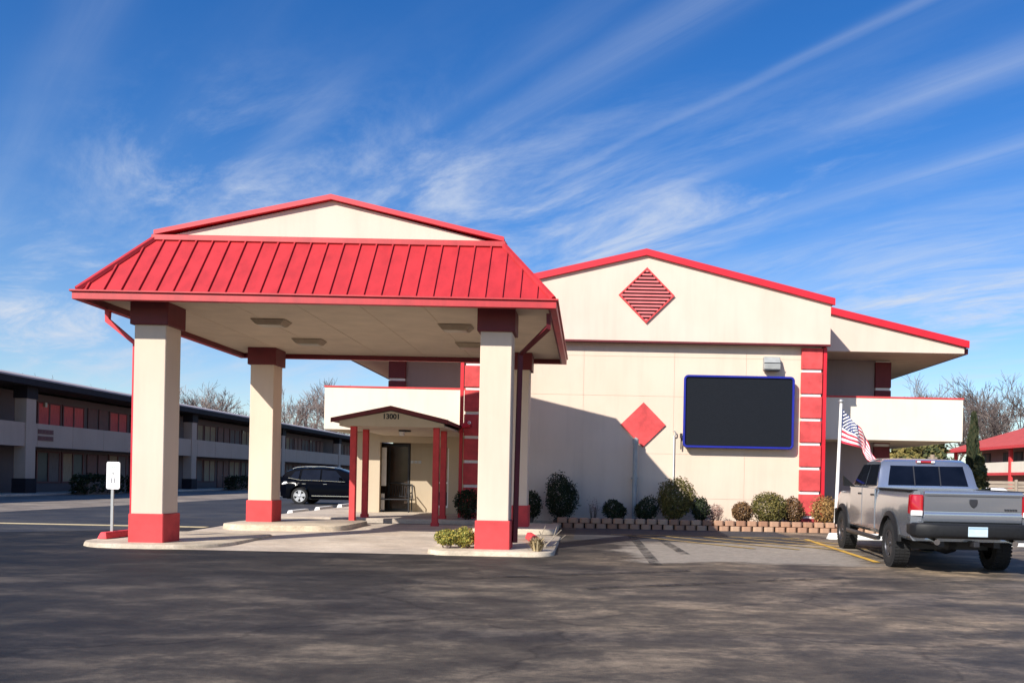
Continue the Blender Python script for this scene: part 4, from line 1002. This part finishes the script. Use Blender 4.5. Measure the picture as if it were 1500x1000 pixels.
for s in (-1, 1):
    def side(y, z, off):
        q = max(0, min(1, (z-1.02)/.62)); return s*(.83-.19*q+.02*math.sin(math.pi*q)+off)
    for P in (((-.48, 1.17), (-.1, 1.10), (-.05, 1.50), (-.28, 1.46)), ((0.0, 1.10), (.86, 1.09), (.86, 1.555), (.06, 1.525)), ((.94, 1.09), (1.98, 1.06), (1.55, 1.51), (.94, 1.55))):
        mb = MB(); mb.hexa([(side(y, z, -.03), y, z) for y, z in P], [(side(y, z, .014), y, z) for y, z in P]); mb.build('side_window', M['cab_glass'], sv, off=(0, 0, 0))
    mb = MB(); mb.tube([(side(-.5, 1.16, .02), -.55, 1.17), (side(0, 1.07, .02), 0, 1.075), (side(1, 1.06, .02), 1.0, 1.062), (side(2, 1.03, .02), 2.0, 1.03)], .014, 6); mb.build('window_trim', M['chrome'], sv, off=(0, 0, 0))
    mb = MB(); mb.tube([(s*.60, -.42, 1.585), (s*.60, -.2, 1.655), (s*.60, .3, 1.70), (s*.60, 1.0, 1.70), (s*.60, 1.45, 1.65)], .022, 8); mb.build('roof_rail', M['chrome'], sv, off=(0, 0, 0), smooth=40)
    mb = MB(); mb.box(min(s*.925, s*.945), max(s*.925, s*.945), .55, 2.2, .37, .40); mb.build('sill_trim', M['chrome'], sv, off=(0, 0, 0))
    for y in (.1, 1.05):
        mb = MB(); mb.box(min(s*.905, s*.94), max(s*.905, s*.94), y, y+.17, .90, .93); mb.build('door_handle', M['chrome'], sv, off=(0, 0, 0), bevel=.006)
    mb = MB(); mb.hexa([(s*.84, 1.80, 1.06), (s*1.04, 1.78, 1.08), (s*1.04, 1.90, 1.08), (s*.84, 1.92, 1.06)], [(s*.84, 1.80, 1.12), (s*1.05, 1.78, 1.23), (s*1.05, 1.90, 1.23), (s*.84, 1.92, 1.12)]); mb.build('mirror', M['navy_car'], sv, off=(0, 0, 0), bevel=.015)
    mb = MB(); mb.hexa([(s*.50, -.955, .86), (s*.84, -.83, .86), (s*.905, -.60, .90), (s*.5, -.7, .9)], [(s*.50, -.93, .99), (s*.80, -.84, .99), (s*.88, -.58, 1.0), (s*.5, -.7, 1.0)]); mb.build('tail_light', M['lamp_white'], sv, off=(0, 0, 0), bevel=.01)
    for c in (0, FW2): wheel(sv, s*.82, c, WR2, .235, s, .255, M['rim_silver'], 5)
mb = MB(); mb.box(-.8, .8, -.6, 3.4, .22, .34); mb.build('chassis', M['dark'], sv, off=(0, 0, 0))
mb = MB(); mb.hexa([(-.60, -.86, 1.12), (.60, -.86, 1.12), (.52, -.66, 1.46), (-.52, -.66, 1.46)], [(-.60, -.885, 1.12), (.60, -.885, 1.12), (.52, -.70, 1.47), (-.52, -.70, 1.47)]); mb.build('rear_window', M['cab_glass'], sv, off=(0, 0, 0))

# ------------------------------------------------------------------ long motel wing on the left
XW = -28.4
wg = thing('motel_wing', 'long two-storey motel wing in shade with balcony walkway at left', 'building', (XW, 60, .1))
Y0w, Y1w = 20.0, 128.0
zs0, zp0, zp1, zr0, zr1 = .21, az(0, 651, 41.5), az(0, 615, 41.5), 5.66, 5.93
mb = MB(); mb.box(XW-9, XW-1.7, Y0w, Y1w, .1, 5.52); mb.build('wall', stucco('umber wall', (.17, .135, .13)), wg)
mb = MB(); mb.box(XW-.14, XW-.012, Y0w, Y1w, zp0+.01, zp1-.01); yy = Y0w
while yy < Y1w-1: mb.box(XW-.145, XW, yy+.012, min(yy+3.0, Y1w)-.012, zp0, zp1); yy += 3.0
mb.build('balcony_parapet', M['grey_wall'], wg)
for k in range(9):       # a lamp on the corridor wall of every second room
    yl = 29.0+9*k; mb = MB(); mb.box(XW-1.69, XW-1.55, yl, yl+.18, 4.85, 5.1); mb.build('corridor_lamp', M['lens'], wg)
mb = MB(); mb.box(XW-1.69, XW-.142, Y0w, Y1w, zp0+.02, zp0+.22); mb.build('walkway_slab', M['dim_wall'], wg)
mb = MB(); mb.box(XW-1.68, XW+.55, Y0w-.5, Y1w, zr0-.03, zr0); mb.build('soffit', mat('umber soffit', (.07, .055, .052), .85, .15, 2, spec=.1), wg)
mb = MB(); mb.box(XW+.56, XW+.64, Y0w-.5, Y1w, zr0-.06, zr1-.02); mb.build('fascia', M['navy'], wg)
mb = MB(); mb.prism([(XW+.66, zr1-.02), (XW+.66, zr1+.06), (XW-4.5, zr1+1.0), (XW-10, zr1+.06), (XW-10, zr1-.02)], 'y', Y0w-.6, Y1w+.3); mb.build('roof', M['roof_grey'], wg)
for k, y in enumerate([25, 43, 61, 79, 97, 115]):
    mb = MB(); mb.box(XW-.55, XW+.06, y, y+.75, zs0, zr0-.66); p = mb.build('pillar', M['grey_wall'], wg, bevel=.015)
    mb = MB(); mb.box(XW-.60, XW+.11, y-.05, y+.80, zs0-.02, .95); mb.build('pillar_base', M['navy'], p)
    mb = MB(); mb.box(XW-.60, XW+.11, y-.05, y+.80, zr0-.67, zr0-.035); mb.build('pillar_capital', M['navy'], p)
xw = XW-1.69
def wwin(y0, w, z0, z1, m, n=2):
    fr = MB(); fr.box(xw-.02, xw+.05, y0-.08, y0+w+.08, z0-.08, z0); fr.box(xw-.02, xw+.05, y0-.08, y0+w+.08, z1, z1+.08)
    for k in range(n+1): fr.box(xw-.02, xw+.048, y0+w*k/n-.05, y0+w*k/n+.05, z0+.001, z1-.001)
    o = fr.build('window', M['door_red'], wg)
    for k in range(n):
        mb = MB(); mb.box(xw+.005, xw+.015, y0+w*k/n+.055, y0+w*(k+1)/n-.055, z0+.005, z1-.005); mb.build('curtained_pane', m[k % len(m)], o)
def wdoor(y0, z0, z1):
    mb = MB(); mb.box(xw, xw+.05, y0, y0+.95, z0, z1); o = mb.build('door', M['door_red'], wg, bevel=.01)
    mb = MB(); mb.tube([(xw+.06, y0+.85, z0+1.0), (xw+.1, y0+.85, z0+1.0)], .03, 6); mb.build('handle', M['grey_metal'], o)
rw2 = random.Random(5); CUR = [M['curtain_grey'], M['curtain_beige'], M['curtain_grey'], M['dark']]
for bi, y in enumerate([26.2, 44.2, 62.2, 80.2, 98.2]):
    up = [M['curtain_red'], M['curtain_red']] if bi == 1 else [M['curtain_grey'], M['curtain_beige']]
    lo = [M['curtain_beige'], M['curtain_grey']]
    for (o_, kind) in ((2.35, 'w'), (4.6, 'w'), (7.0, 'd'), (8.15, 'd'), (9.35, 'w'), (11.8, 'w'), (14.2, 'd'), (15.4, 'd')):
        if kind == 'w':
            wwin(y+o_, 2.0, 3.55, 5.05, up if bi == 1 else [rw2.choice(CUR), rw2.choice(CUR)]); wwin(y+o_, 2.0, .75, 2.35, [rw2.choice(CUR), rw2.choice(CUR)])
        else:
            wdoor(y+o_, zp0+.23, 5.15); wdoor(y+o_, zs0+.01, 2.38)
# room number boards on the parapet
for dz in (.28, .62):
    mb = MB(); mb.box(XW+.002, XW+.03, 44.0, 45.25, zp1-dz-.24, zp1-dz); nb = mb.build('room_number_board', M['door_red'], wg)
    mb = MB()
    for k in range(4): mb.box(XW+.032, XW+.036, 44.10+k*.28, 44.26+k*.28, zp1-dz-.17, zp1-dz-.06)
    mb.build('board_marks', M['red_shaded'], nb)
Gh = 'clipped hedges along the left wing'
hl = ['dark clipped hedge at the foot of the left wing, nearest the camera', 'dark clipped hedge left of the white sign at the left wing', 'dark clipped hedge seen between the two left columns, nearer one', 'dark clipped hedge seen between the two left columns, farther one']
for i, (y, ln) in enumerate(((45.3, 3.6), (50.8, 3.2), (64.5, 4.0), (70.5, 4.2))):
    t = thing('hedge', hl[i], 'hedge', (-27.0, y+ln/2, .1), Gh); rr = random.Random(40+i); mb = MB()
    for k in range(1500):
        p = Vector((rr.uniform(-.45, .45), rr.uniform(-ln/2, ln/2), rr.uniform(0, .85)*(1+.1*math.sin(k))))
        if rr.random() < .7:
            f = rr.choice('xyz')
            if f == 'x': p.x = .45*rr.choice((-1, 1))+rr.gauss(0, .04)
            elif f == 'z': p.z = .88+rr.gauss(0, .06)
            else: p.y = ln/2*rr.choice((-1, 1))+rr.gauss(0, .05)
        nn = Vector((rr.gauss(0, 1), rr.gauss(0, 1), rr.gauss(0, 1))).normalized(); a = nn.orthogonal().normalized()*.10*rr.uniform(.6, 1.3); b = nn.cross(a)*.5
        p += Vector((-27.0, y+ln/2, .22)); mb.add([p-a, p+b, p+a, p-b], [(0, 1, 2, 3)])
    mb.build('foliage', GREENS['dark'], t)
    mb = MB(); mb.box(-27.3, -26.7, y+.3, y+ln-.3, .1, .8); mb.build('stems', M['bark'], t)

# ------------------------------------------------------------------ far right wing, fence, utility pole
XR = 36.4
rw_ = thing('motel_wing', 'distant two-storey wing with red hipped roof at the right edge', 'building', (XR+5, 70, .1))
ze = 5.05; Yn, Yf = 52.0, 85.0
mb = MB(); mb.box(XR+1.8, XR+11, Yn, Yf-1.8, .1, ze+.02); mb.build('wall', stucco('rosy stucco', (.42, .30, .26)), rw_)
mb = MB(); mb.box(XR, XR+.15, Yn, Yf, az(1470, 692, 76), az(1470, 677, 76)); mb.build('balcony_parapet', M['white_stucco'], rw_)
mb = MB(); mb.box(XR+.152, XR+1.79, Yn, Yf, az(1470, 692, 76)+.02, az(1470, 692, 76)+.2); mb.build('walkway_slab', M['red_col'], rw_)
mb = MB(); mb.box(XR-.06, XR-.002, Yn, Yf, az(1470, 696, 76), az(1470, 692, 76)-.005); mb.build('slab_edge', M['red_col'], rw_)
mb = MB(); ex0, ex1, ey0, ey1 = XR-.7, XR+12.4, Yn-1, Yf+.7
rxm = (ex0+ex1)/2; rise = 2.6; hl_ = (ex1-ex0)/2
vs = [(ex0, ey0, ze), (ex1, ey0, ze), (ex1, ey1, ze), (ex0, ey1, ze), (rxm, ey0+hl_, ze+rise), (rxm, ey1-hl_, ze+rise)]
mb.add(vs, [(0, 1, 4), (1, 2, 5, 4), (2, 3, 5), (3, 0, 4, 5), (3, 2, 1, 0)]); mb.build('hip_roof', M['tile_red'], rw_)
eave_ring(ex0-.04, ex1+.04, ey0-.04, ey1+.04, .1, ze-.22, ze+.03).build('fascia', M['red_col'], rw_)
for y in (54, 60.5, 67, 73.4, 79.8, 84.4):
    mb = MB(); mb.box(XR-.12, XR+.14, y, y+.3, .1, ze-.03); mb.build('post', M['red_col'], rw_)
for y in (56, 58.5, 62, 64.5, 69, 71, 75, 77, 81):
    mb = MB(); mb.box(XR+1.74, XR+1.79, y, y+1.5, 3.2, 4.7); w_ = mb.build('window', M['dark'], rw_)
    mb = MB(); mb.box(XR+1.72, XR+1.738, y+.15, y+.8, 3.25, 4.65); mb.build('curtain', M['curtain_grey'], w_)
fe = thing('board_fence', 'weathered board fence in front of the right wing', 'fence', (30, 46, .1))
mb = MB(); zt = az(1470, 704, 46)
for k in range(9): mb.box(20.5, 42, 46, 46.03, .12+k*(zt-.1)/9, .12+(k+1)*(zt-.1)/9-.03)
mb.build('boards', M['fence'], fe)
for x in [20.6+2.4*k for k in range(10)]:
    mb = MB(); mb.box(x, x+.12, 45.9, 45.998, .1, zt+.08); mb.build('fence_post', M['fence'], fe)
t = thing('propane_tank', 'small white tank standing in front of the board fence', 'tank', (ax(1450, 716, 44), 44, .1))
x = t.location.x; mb = MB(); zt_ = az(1450, 714, 44)
mb.lathe([(-.9, .02), (-.86, .2), (-.7, .3), (.7, .3), (.86, .2), (.9, .02)], (x, 44, zt_-.3), 'x', 16); mb.build('shell', M['white_paint'], t, smooth=40)
mb = MB()
for q in (-.55, .55): mb.box(x+q-.06, x+q+.06, 43.8, 44.2, .1, zt_-.52)
mb.build('saddle_legs', M['grey_paint'], t)
ux = ax(1366, 660, 52)
t = thing('utility_pole', 'pale wooden pole showing under the right balcony', 'utility pole', (ux, 52, .1))
mb = MB(); mb.tube([(ux, 52, .1), (ux, 52, 3.4)], [.17, .14], 10); mb.build('pole', M['wood'], t, smooth=40)
mb = MB(); mb.box(ux-.25, ux+.25, 51.9, 52.1, 3.15, 3.25); mb.build('crossarm', M['wood'], t)

# ------------------------------------------------------------------ trees
def bare_tree_mesh(seed, H, spread=.45, twig=.016, depth=5, first=.25):
    rr = random.Random(seed); tk = MB(); cr = MB()
    def grow(p, d, L, r, lev):
        n = 3; pts = [p]; q = p.copy(); dd = d.copy()
        for i in range(n):
            dd = (dd+Vector((rr.gauss(0, .12), rr.gauss(0, .12), rr.gauss(.03, .08)))).normalized(); q = q+dd*L/n; pts.append(q.copy())
        rs = [r*(1-.42*i/n) for i in range(n+1)]
        (tk if lev < 2 else cr).tube(pts, rs, 7 if lev < 2 else (4 if lev < 4 else 3), caps=False)
        if lev >= depth: return
        kids = rr.randint(3, 4) if lev < 3 else rr.randint(3, 5)
        for k in range(kids):
            f = rr.uniform(.35, 1.0) if k else 1.0
            i = min(int(f*n), n-1); base = pts[i]+(pts[i+1]-pts[i])*(f*n-i)
            ax_ = dd.orthogonal().normalized(); ax_ = Matrix.Rotation(rr.random()*6.28, 3, dd) @ ax_
            ang = rr.uniform(.25, spread+.35) if k else rr.uniform(.05, .3)
            nd = (Matrix.Rotation(ang, 3, ax_) @ dd); nd.z += .12; nd.normalize()
            grow(base, nd, L*rr.uniform(.58, .82), max(twig, rs[i]*rr.uniform(.5, .68)), lev+1)
    grow(Vector((0, 0, 0)), Vector((0, 0, 1)), H*first, H*.018, 0)
    return tk, cr
PROTO = []
for sd, H in ((11, 10), (23, 11), (37, 9)):
    tk, cr = bare_tree_mesh(sd, H, depth=5, twig=.011)
    def mk(mb, nm, m):
        o = mb.build(nm, m, None, off=(0, 0, 0)); me = o.data; bpy.data.objects.remove(o); return me
    PROTO.append((mk(tk, 'trunk', M['bark']), mk(cr, 'crown', M['twig']), max(v[2] for v in cr.v)))
def bare_tree(i, px, ytop, Y, label, group, wide=1.0, rz=0.0, dark=False):
    a, b, h = PROTO[i % 3]; X = ax(px, 690, Y); k = (az(px, ytop, Y)-.1)/h
    t = thing('bare_tree', label, 'tree', (X, Y, .1), group, rz); t.scale = (k*wide, k*wide, k)
    for nm, me in (('trunk', a), ('crown', b)):
        o = bpy.data.objects.new(nm, me); COL.objects.link(o); o.parent = t
        if dark and nm == 'crown':
            o.material_slots[0].link = 'OBJECT'; o.material_slots[0].material = M['twig_dark']
    return t
GL, GR = 'bare trees behind the left wing', 'bare trees beyond the right side'
for i, (px, yt, Y, lb, w) in enumerate((
    (75, 552, 105, 'bare tree rising left of the white sign behind the left wing roof', 1.2), (150, 564, 120, 'bare tree just left of the front left column behind the wing roof', 1.3),
    (205, 548, 110, 'bare tree hidden partly by the front left column shaft', 1.0), (272, 556, 112, 'pale bare tree directly right of the front left column', 1.2),
    (312, 553, 118, 'tallest bare tree seen between the two left columns', 1.3), (345, 572, 125, 'low bare tree just left of the rear left column', 1.2),
    (425, 566, 120, 'bare tree right beside the rear left column', 1.1), (452, 555, 130, 'bare tree halfway between rear left column and balcony', 1.2),
    (478, 548, 135, 'tallest bare tree touching the left end of the white balcony', 1.1), (500, 575, 140, 'bare tree mostly hidden behind the white left balcony', 1.2), (395, 570, 128, 'bare tree mostly hidden behind the rear left column', 1.2))):
    bare_tree(i, px, yt, Y, lb, GL, w, i*1.3)
for i, (px, yt, Y, lb, w) in enumerate((
    (1342, 540, 95, 'bare tree showing between wing roof and right balcony', 1.0), (1392, 566, 110, 'thin bare tree at the right end of the balcony top', .9),
    (1452, 544, 108, 'tall dark bare tree above the red hipped roof', 1.15), (1492, 540, 100, 'dark bare tree cut by the right edge above the red roof', 1.2), (1425, 585, 120, 'low bare tree behind the narrow juniper', 1.3),
    (1472, 558, 92, 'bare tree between the two dark ones above the red roof', 1.4), (1440, 590, 100, 'short spreading bare tree just right of the juniper top', 1.6), (1330, 572, 110, 'low bare tree half hidden by the right balcony', 1.3))):
    bare_tree(i+1, px, yt, Y, lb, GR, w, i*1.9+.4, True)
def ever(px, ytop, ybot, w, Y, kind, label, name='evergreen_tree', n=2600, size=.16, taper=False, seed=5, cat='tree'):
    X = ax(px, ybot, Y); zt = az(px, ytop, Y); t = thing(name, label, cat, (X, Y, .1)); rx = w/2*Y/F; rr = random.Random(seed); mb = MB(); zb = .3
    for k in range(n):
        f = rr.random(); z = zb+(zt-zb)*f
        prof = (1-f)**.55*(.35+.65*min(1, f*6)) if taper else math.sin(math.pi*min(.97, .12+f*.85))**.6
        a = rr.random()*6.28; q = rx*prof*(.35+.65*rr.random()**.5)*(1+.22*math.sin(a*3+f*17)+.12*math.sin(a*7+f*31))
        p = Vector((X+math.cos(a)*q, Y+math.sin(a)*q, z))
        nn = Vector((math.cos(a), math.sin(a), .4))+Vector((rr.gauss(0, .6), rr.gauss(0, .6), rr.gauss(0, .6))); nn.normalize()
        u = nn.orthogonal().normalized(); u = Matrix.Rotation(rr.random()*6.28, 3, nn) @ u; s = size*rr.uniform(.6, 1.4); b = nn.cross(u)*.5
        if taper: u = (Vector((math.cos(a)*.3, math.sin(a)*.3, 1))).normalized()
        mb.add([p-u*s, p+b*s, p+u*s, p-b*s], [(0, 1, 2, 3)])
    mb.build('crown', GREENS[kind], t)
    mb = MB(); mb.tube([(X, Y, 0), (X, Y, zb+(zt-zb)*.8)], [.12, .03], 8); mb.build('trunk', M['bark'], t)
    return t
ever(1424, 606, 730, 26, 34, 'juniper', 'narrow dark columnar juniper right of the balcony', 'juniper_tree', 3800, .13, True, 9)
ever(1433, 668, 738, 24, 33, 'hedge', 'dry green shrub at the right foot of the juniper', 'shrub', 1300, .12, False, 10, 'shrub')
for i, (px, yt, w, Y, lb) in enumerate(((1325, 645, 60, 62, 'yellow green bush behind the pickup cab, left one under the balcony'), (1362, 640, 60, 70, 'dark evergreen bush behind the wooden pole'))):
    ever(px, yt, 720, w, Y, 'hedge' if i != 0 else 'olive', lb, 'evergreen_bush' if i < 2 else 'evergreen_tree', 2400, .26 if i < 2 else .45, False, 20+i, 'bush' if i < 2 else 'tree')

# ------------------------------------------------------------------ light, sky, camera
SUN = Vector((1.0, 1.4, -1.10)).normalized()
sd = bpy.data.lights.new('sun', 'SUN'); sd.energy = 5.0; sd.angle = R(.53); sd.color = (1, .94, .85)
so = bpy.data.objects.new('sun', sd); COL.objects.link(so); so.rotation_euler = SUN.to_track_quat('-Z', 'Y').to_euler()
so.location = (-20, -30, 30)
w = bpy.data.worlds.new('World'); scene.world = w; w.use_nodes = True; nt = w.node_tree
bg = nt.nodes['Background']; bg.inputs['Strength'].default_value = .05
sky = N(nt, 'ShaderNodeTexSky'); sky.sky_type = 'NISHITA'; sky.sun_disc = False
el = math.asin(-SUN.z); sky.sun_elevation = el; sky.sun_rotation = math.atan2(-SUN.x, -SUN.y) % (2*math.pi)
sky.air_density = 1.0; sky.dust_density = .35; sky.ozone_density = 3.0
hs = N(nt, 'ShaderNodeHueSaturation'); hs.inputs['Hue'].default_value = .512; hs.inputs['Saturation'].default_value = 1.36; hs.inputs['Value'].default_value = 2.25
nt.links.new(sky.outputs[0], hs.inputs['Color'])
tc = N(nt, 'ShaderNodeTexCoord'); sp = N(nt, 'ShaderNodeSeparateXYZ'); nt.links.new(tc.outputs['Generated'], sp.inputs[0])
def math_(op, a, b=None, c=None):
    n = N(nt, 'ShaderNodeMath', operation=op)
    for i, q in enumerate((a, b, c)):
        if q is None: continue
        if isinstance(q, (int, float)): n.inputs[i].default_value = q
        else: nt.links.new(q, n.inputs[i])
    return n.outputs[0]
zz = math_('MAXIMUM', math_('ADD', sp.outputs['Z'], .06), .03)
px = math_('DIVIDE', sp.outputs['X'], zz); py = math_('DIVIDE', sp.outputs['Y'], zz)
sa, ca = -.66, .75       # the cirrus combs run this way over the ground
along = math_('ADD', math_('MULTIPLY', px, sa), math_('MULTIPLY', py, ca))
across = math_('ADD', math_('MULTIPLY', px, ca), math_('MULTIPLY', py, -sa))
def cloud_noise(fa, fc, detail, rough, dist, seed):
    cb = N(nt, 'ShaderNodeCombineXYZ'); nt.links.new(math_('MULTIPLY', along, fa), cb.inputs[0]); nt.links.new(math_('MULTIPLY', across, fc), cb.inputs[1]); cb.inputs[2].default_value = seed
    n = N(nt, 'ShaderNodeTexNoise', Scale=1.0, Detail=detail, Roughness=rough, Distortion=dist); nt.links.new(cb.outputs[0], n.inputs['Vector']); return n.outputs['Fac']
def sstep(x, a, b): 
    n = N(nt, 'ShaderNodeMapRange', interpolation_type='SMOOTHSTEP'); nt.links.new(x, n.inputs['Value'])
    n.inputs['From Min'].default_value = a; n.inputs['From Max'].default_value = b; return n.outputs[0]
warp = math_('MULTIPLY', math_('SUBTRACT', cloud_noise(.5, .9, 4.0, .55, .0, 5.0), .5), .22)
acw = math_('ADD', across, warp)
bands = None
for c0, wd, amp in ((.33, .06, .5), (.60, .05, .25), (.86, .05, .5), (1.06, .05, .45), (1.21, .06, .75), (1.50, .022, .75), (1.57, .05, .35), (1.80, .07, .95), (2.18, .09, .95), (2.45, .07, .5), (2.85, .14, .8), (3.5, .2, .8)):
    q = math_('DIVIDE', math_('SUBTRACT', acw, c0), wd); gq = math_('MULTIPLY', math_('POWER', 2.718, math_('MULTIPLY', math_('MULTIPLY', q, q), -1.0)), amp)
    bands = gq if bands is None else math_('MAXIMUM', bands, gq)
comb = sstep(cloud_noise(.35, 9.0, 6.0, .62, .2, 8.7), .28, .75)
gap = sstep(cloud_noise(.8, 1.6, 4.0, .5, .2, 13.3), .28, .58)
streaks = math_('MULTIPLY', math_('MULTIPLY', bands, gap), math_('ADD', math_('MULTIPLY', comb, .7), .3))
def patch(pxx, pyy, rx, ry):
    """soft bank of cloud around the direction seen at a pixel"""
    u = (pxx-750)+ROLL*(pyy-500)-PU; v_ = PV-((pyy-500)-ROLL*(pxx-750)); d = Vector((u, F, v_)).normalized()
    zq = max(d.z+.06, .03); ox, oy = d.x/zq, d.y/zq
    a0 = ox*sa+oy*ca; c0 = ox*ca-oy*sa
    da = math_('DIVIDE', math_('SUBTRACT', along, a0), ry); dc = math_('DIVIDE', math_('SUBTRACT', across, c0), rx)
    return math_('POWER', 2.718, math_('MULTIPLY', math_('ADD', math_('MULTIPLY', da, da), math_('MULTIPLY', dc, dc)), -1.0))
wisp = sstep(cloud_noise(1.1, 2.6, 9.0, .66, .45, 21.0), .40, .76)
pm = None
for a in ((290, 262, .24, .5), (380, 280, .26, .5), (470, 270, .24, .45), (600, 275, .26, .55), (720, 315, .4, .7), (90, 405, .24, .7), (70, 470, .5, 1.2), (1420, 455, .9, 1.2), (930, 335, .35, .8)):
    g_ = patch(*a); pm = g_ if pm is None else math_('MAXIMUM', pm, g_)
low = sstep(zz, .42, .12)
veil = math_('MULTIPLY', low, .38)
dens = math_('ADD', math_('ADD', math_('MULTIPLY', streaks, .29), math_('MULTIPLY', math_('MULTIPLY', pm, wisp), .88)), math_('MULTIPLY', veil, math_('ADD', wisp, .35)))
dens = math_('MINIMUM', dens, .92)
mx = N(nt, 'ShaderNodeMix', data_type='RGBA'); nt.links.new(dens, mx.inputs['Factor']); nt.links.new(hs.outputs[0], mx.inputs['A']); mx.inputs['B'].default_value = (9.5, 10.6, 12.5, 1)
nt.links.new(mx.outputs['Result'], bg.inputs['Color'])

cd = bpy.data.cameras.new('camera'); cam = bpy.data.objects.new('camera', cd); COL.objects.link(cam)
cam.location = (0, 0, CAMZ); cam.rotation_euler = (Matrix.Rotation(R(90), 3, 'X') @ Matrix.Rotation(ROLL, 3, 'Z')).to_euler()
cd.sensor_width = 36; cd.lens = 36*F/1500; cd.clip_end = 3000; cd.clip_start = .1
cd.shift_x = -(PU-ROLL*PV)/1500; cd.shift_y = (PV+ROLL*PU)/1500
scene.camera = cam
scene.view_settings.view_transform = 'Standard'; scene.view_settings.look = 'None'
scene.view_settings.exposure = 0.45; scene.view_settings.gamma = 1.0
scene.cycles.max_bounces = 6
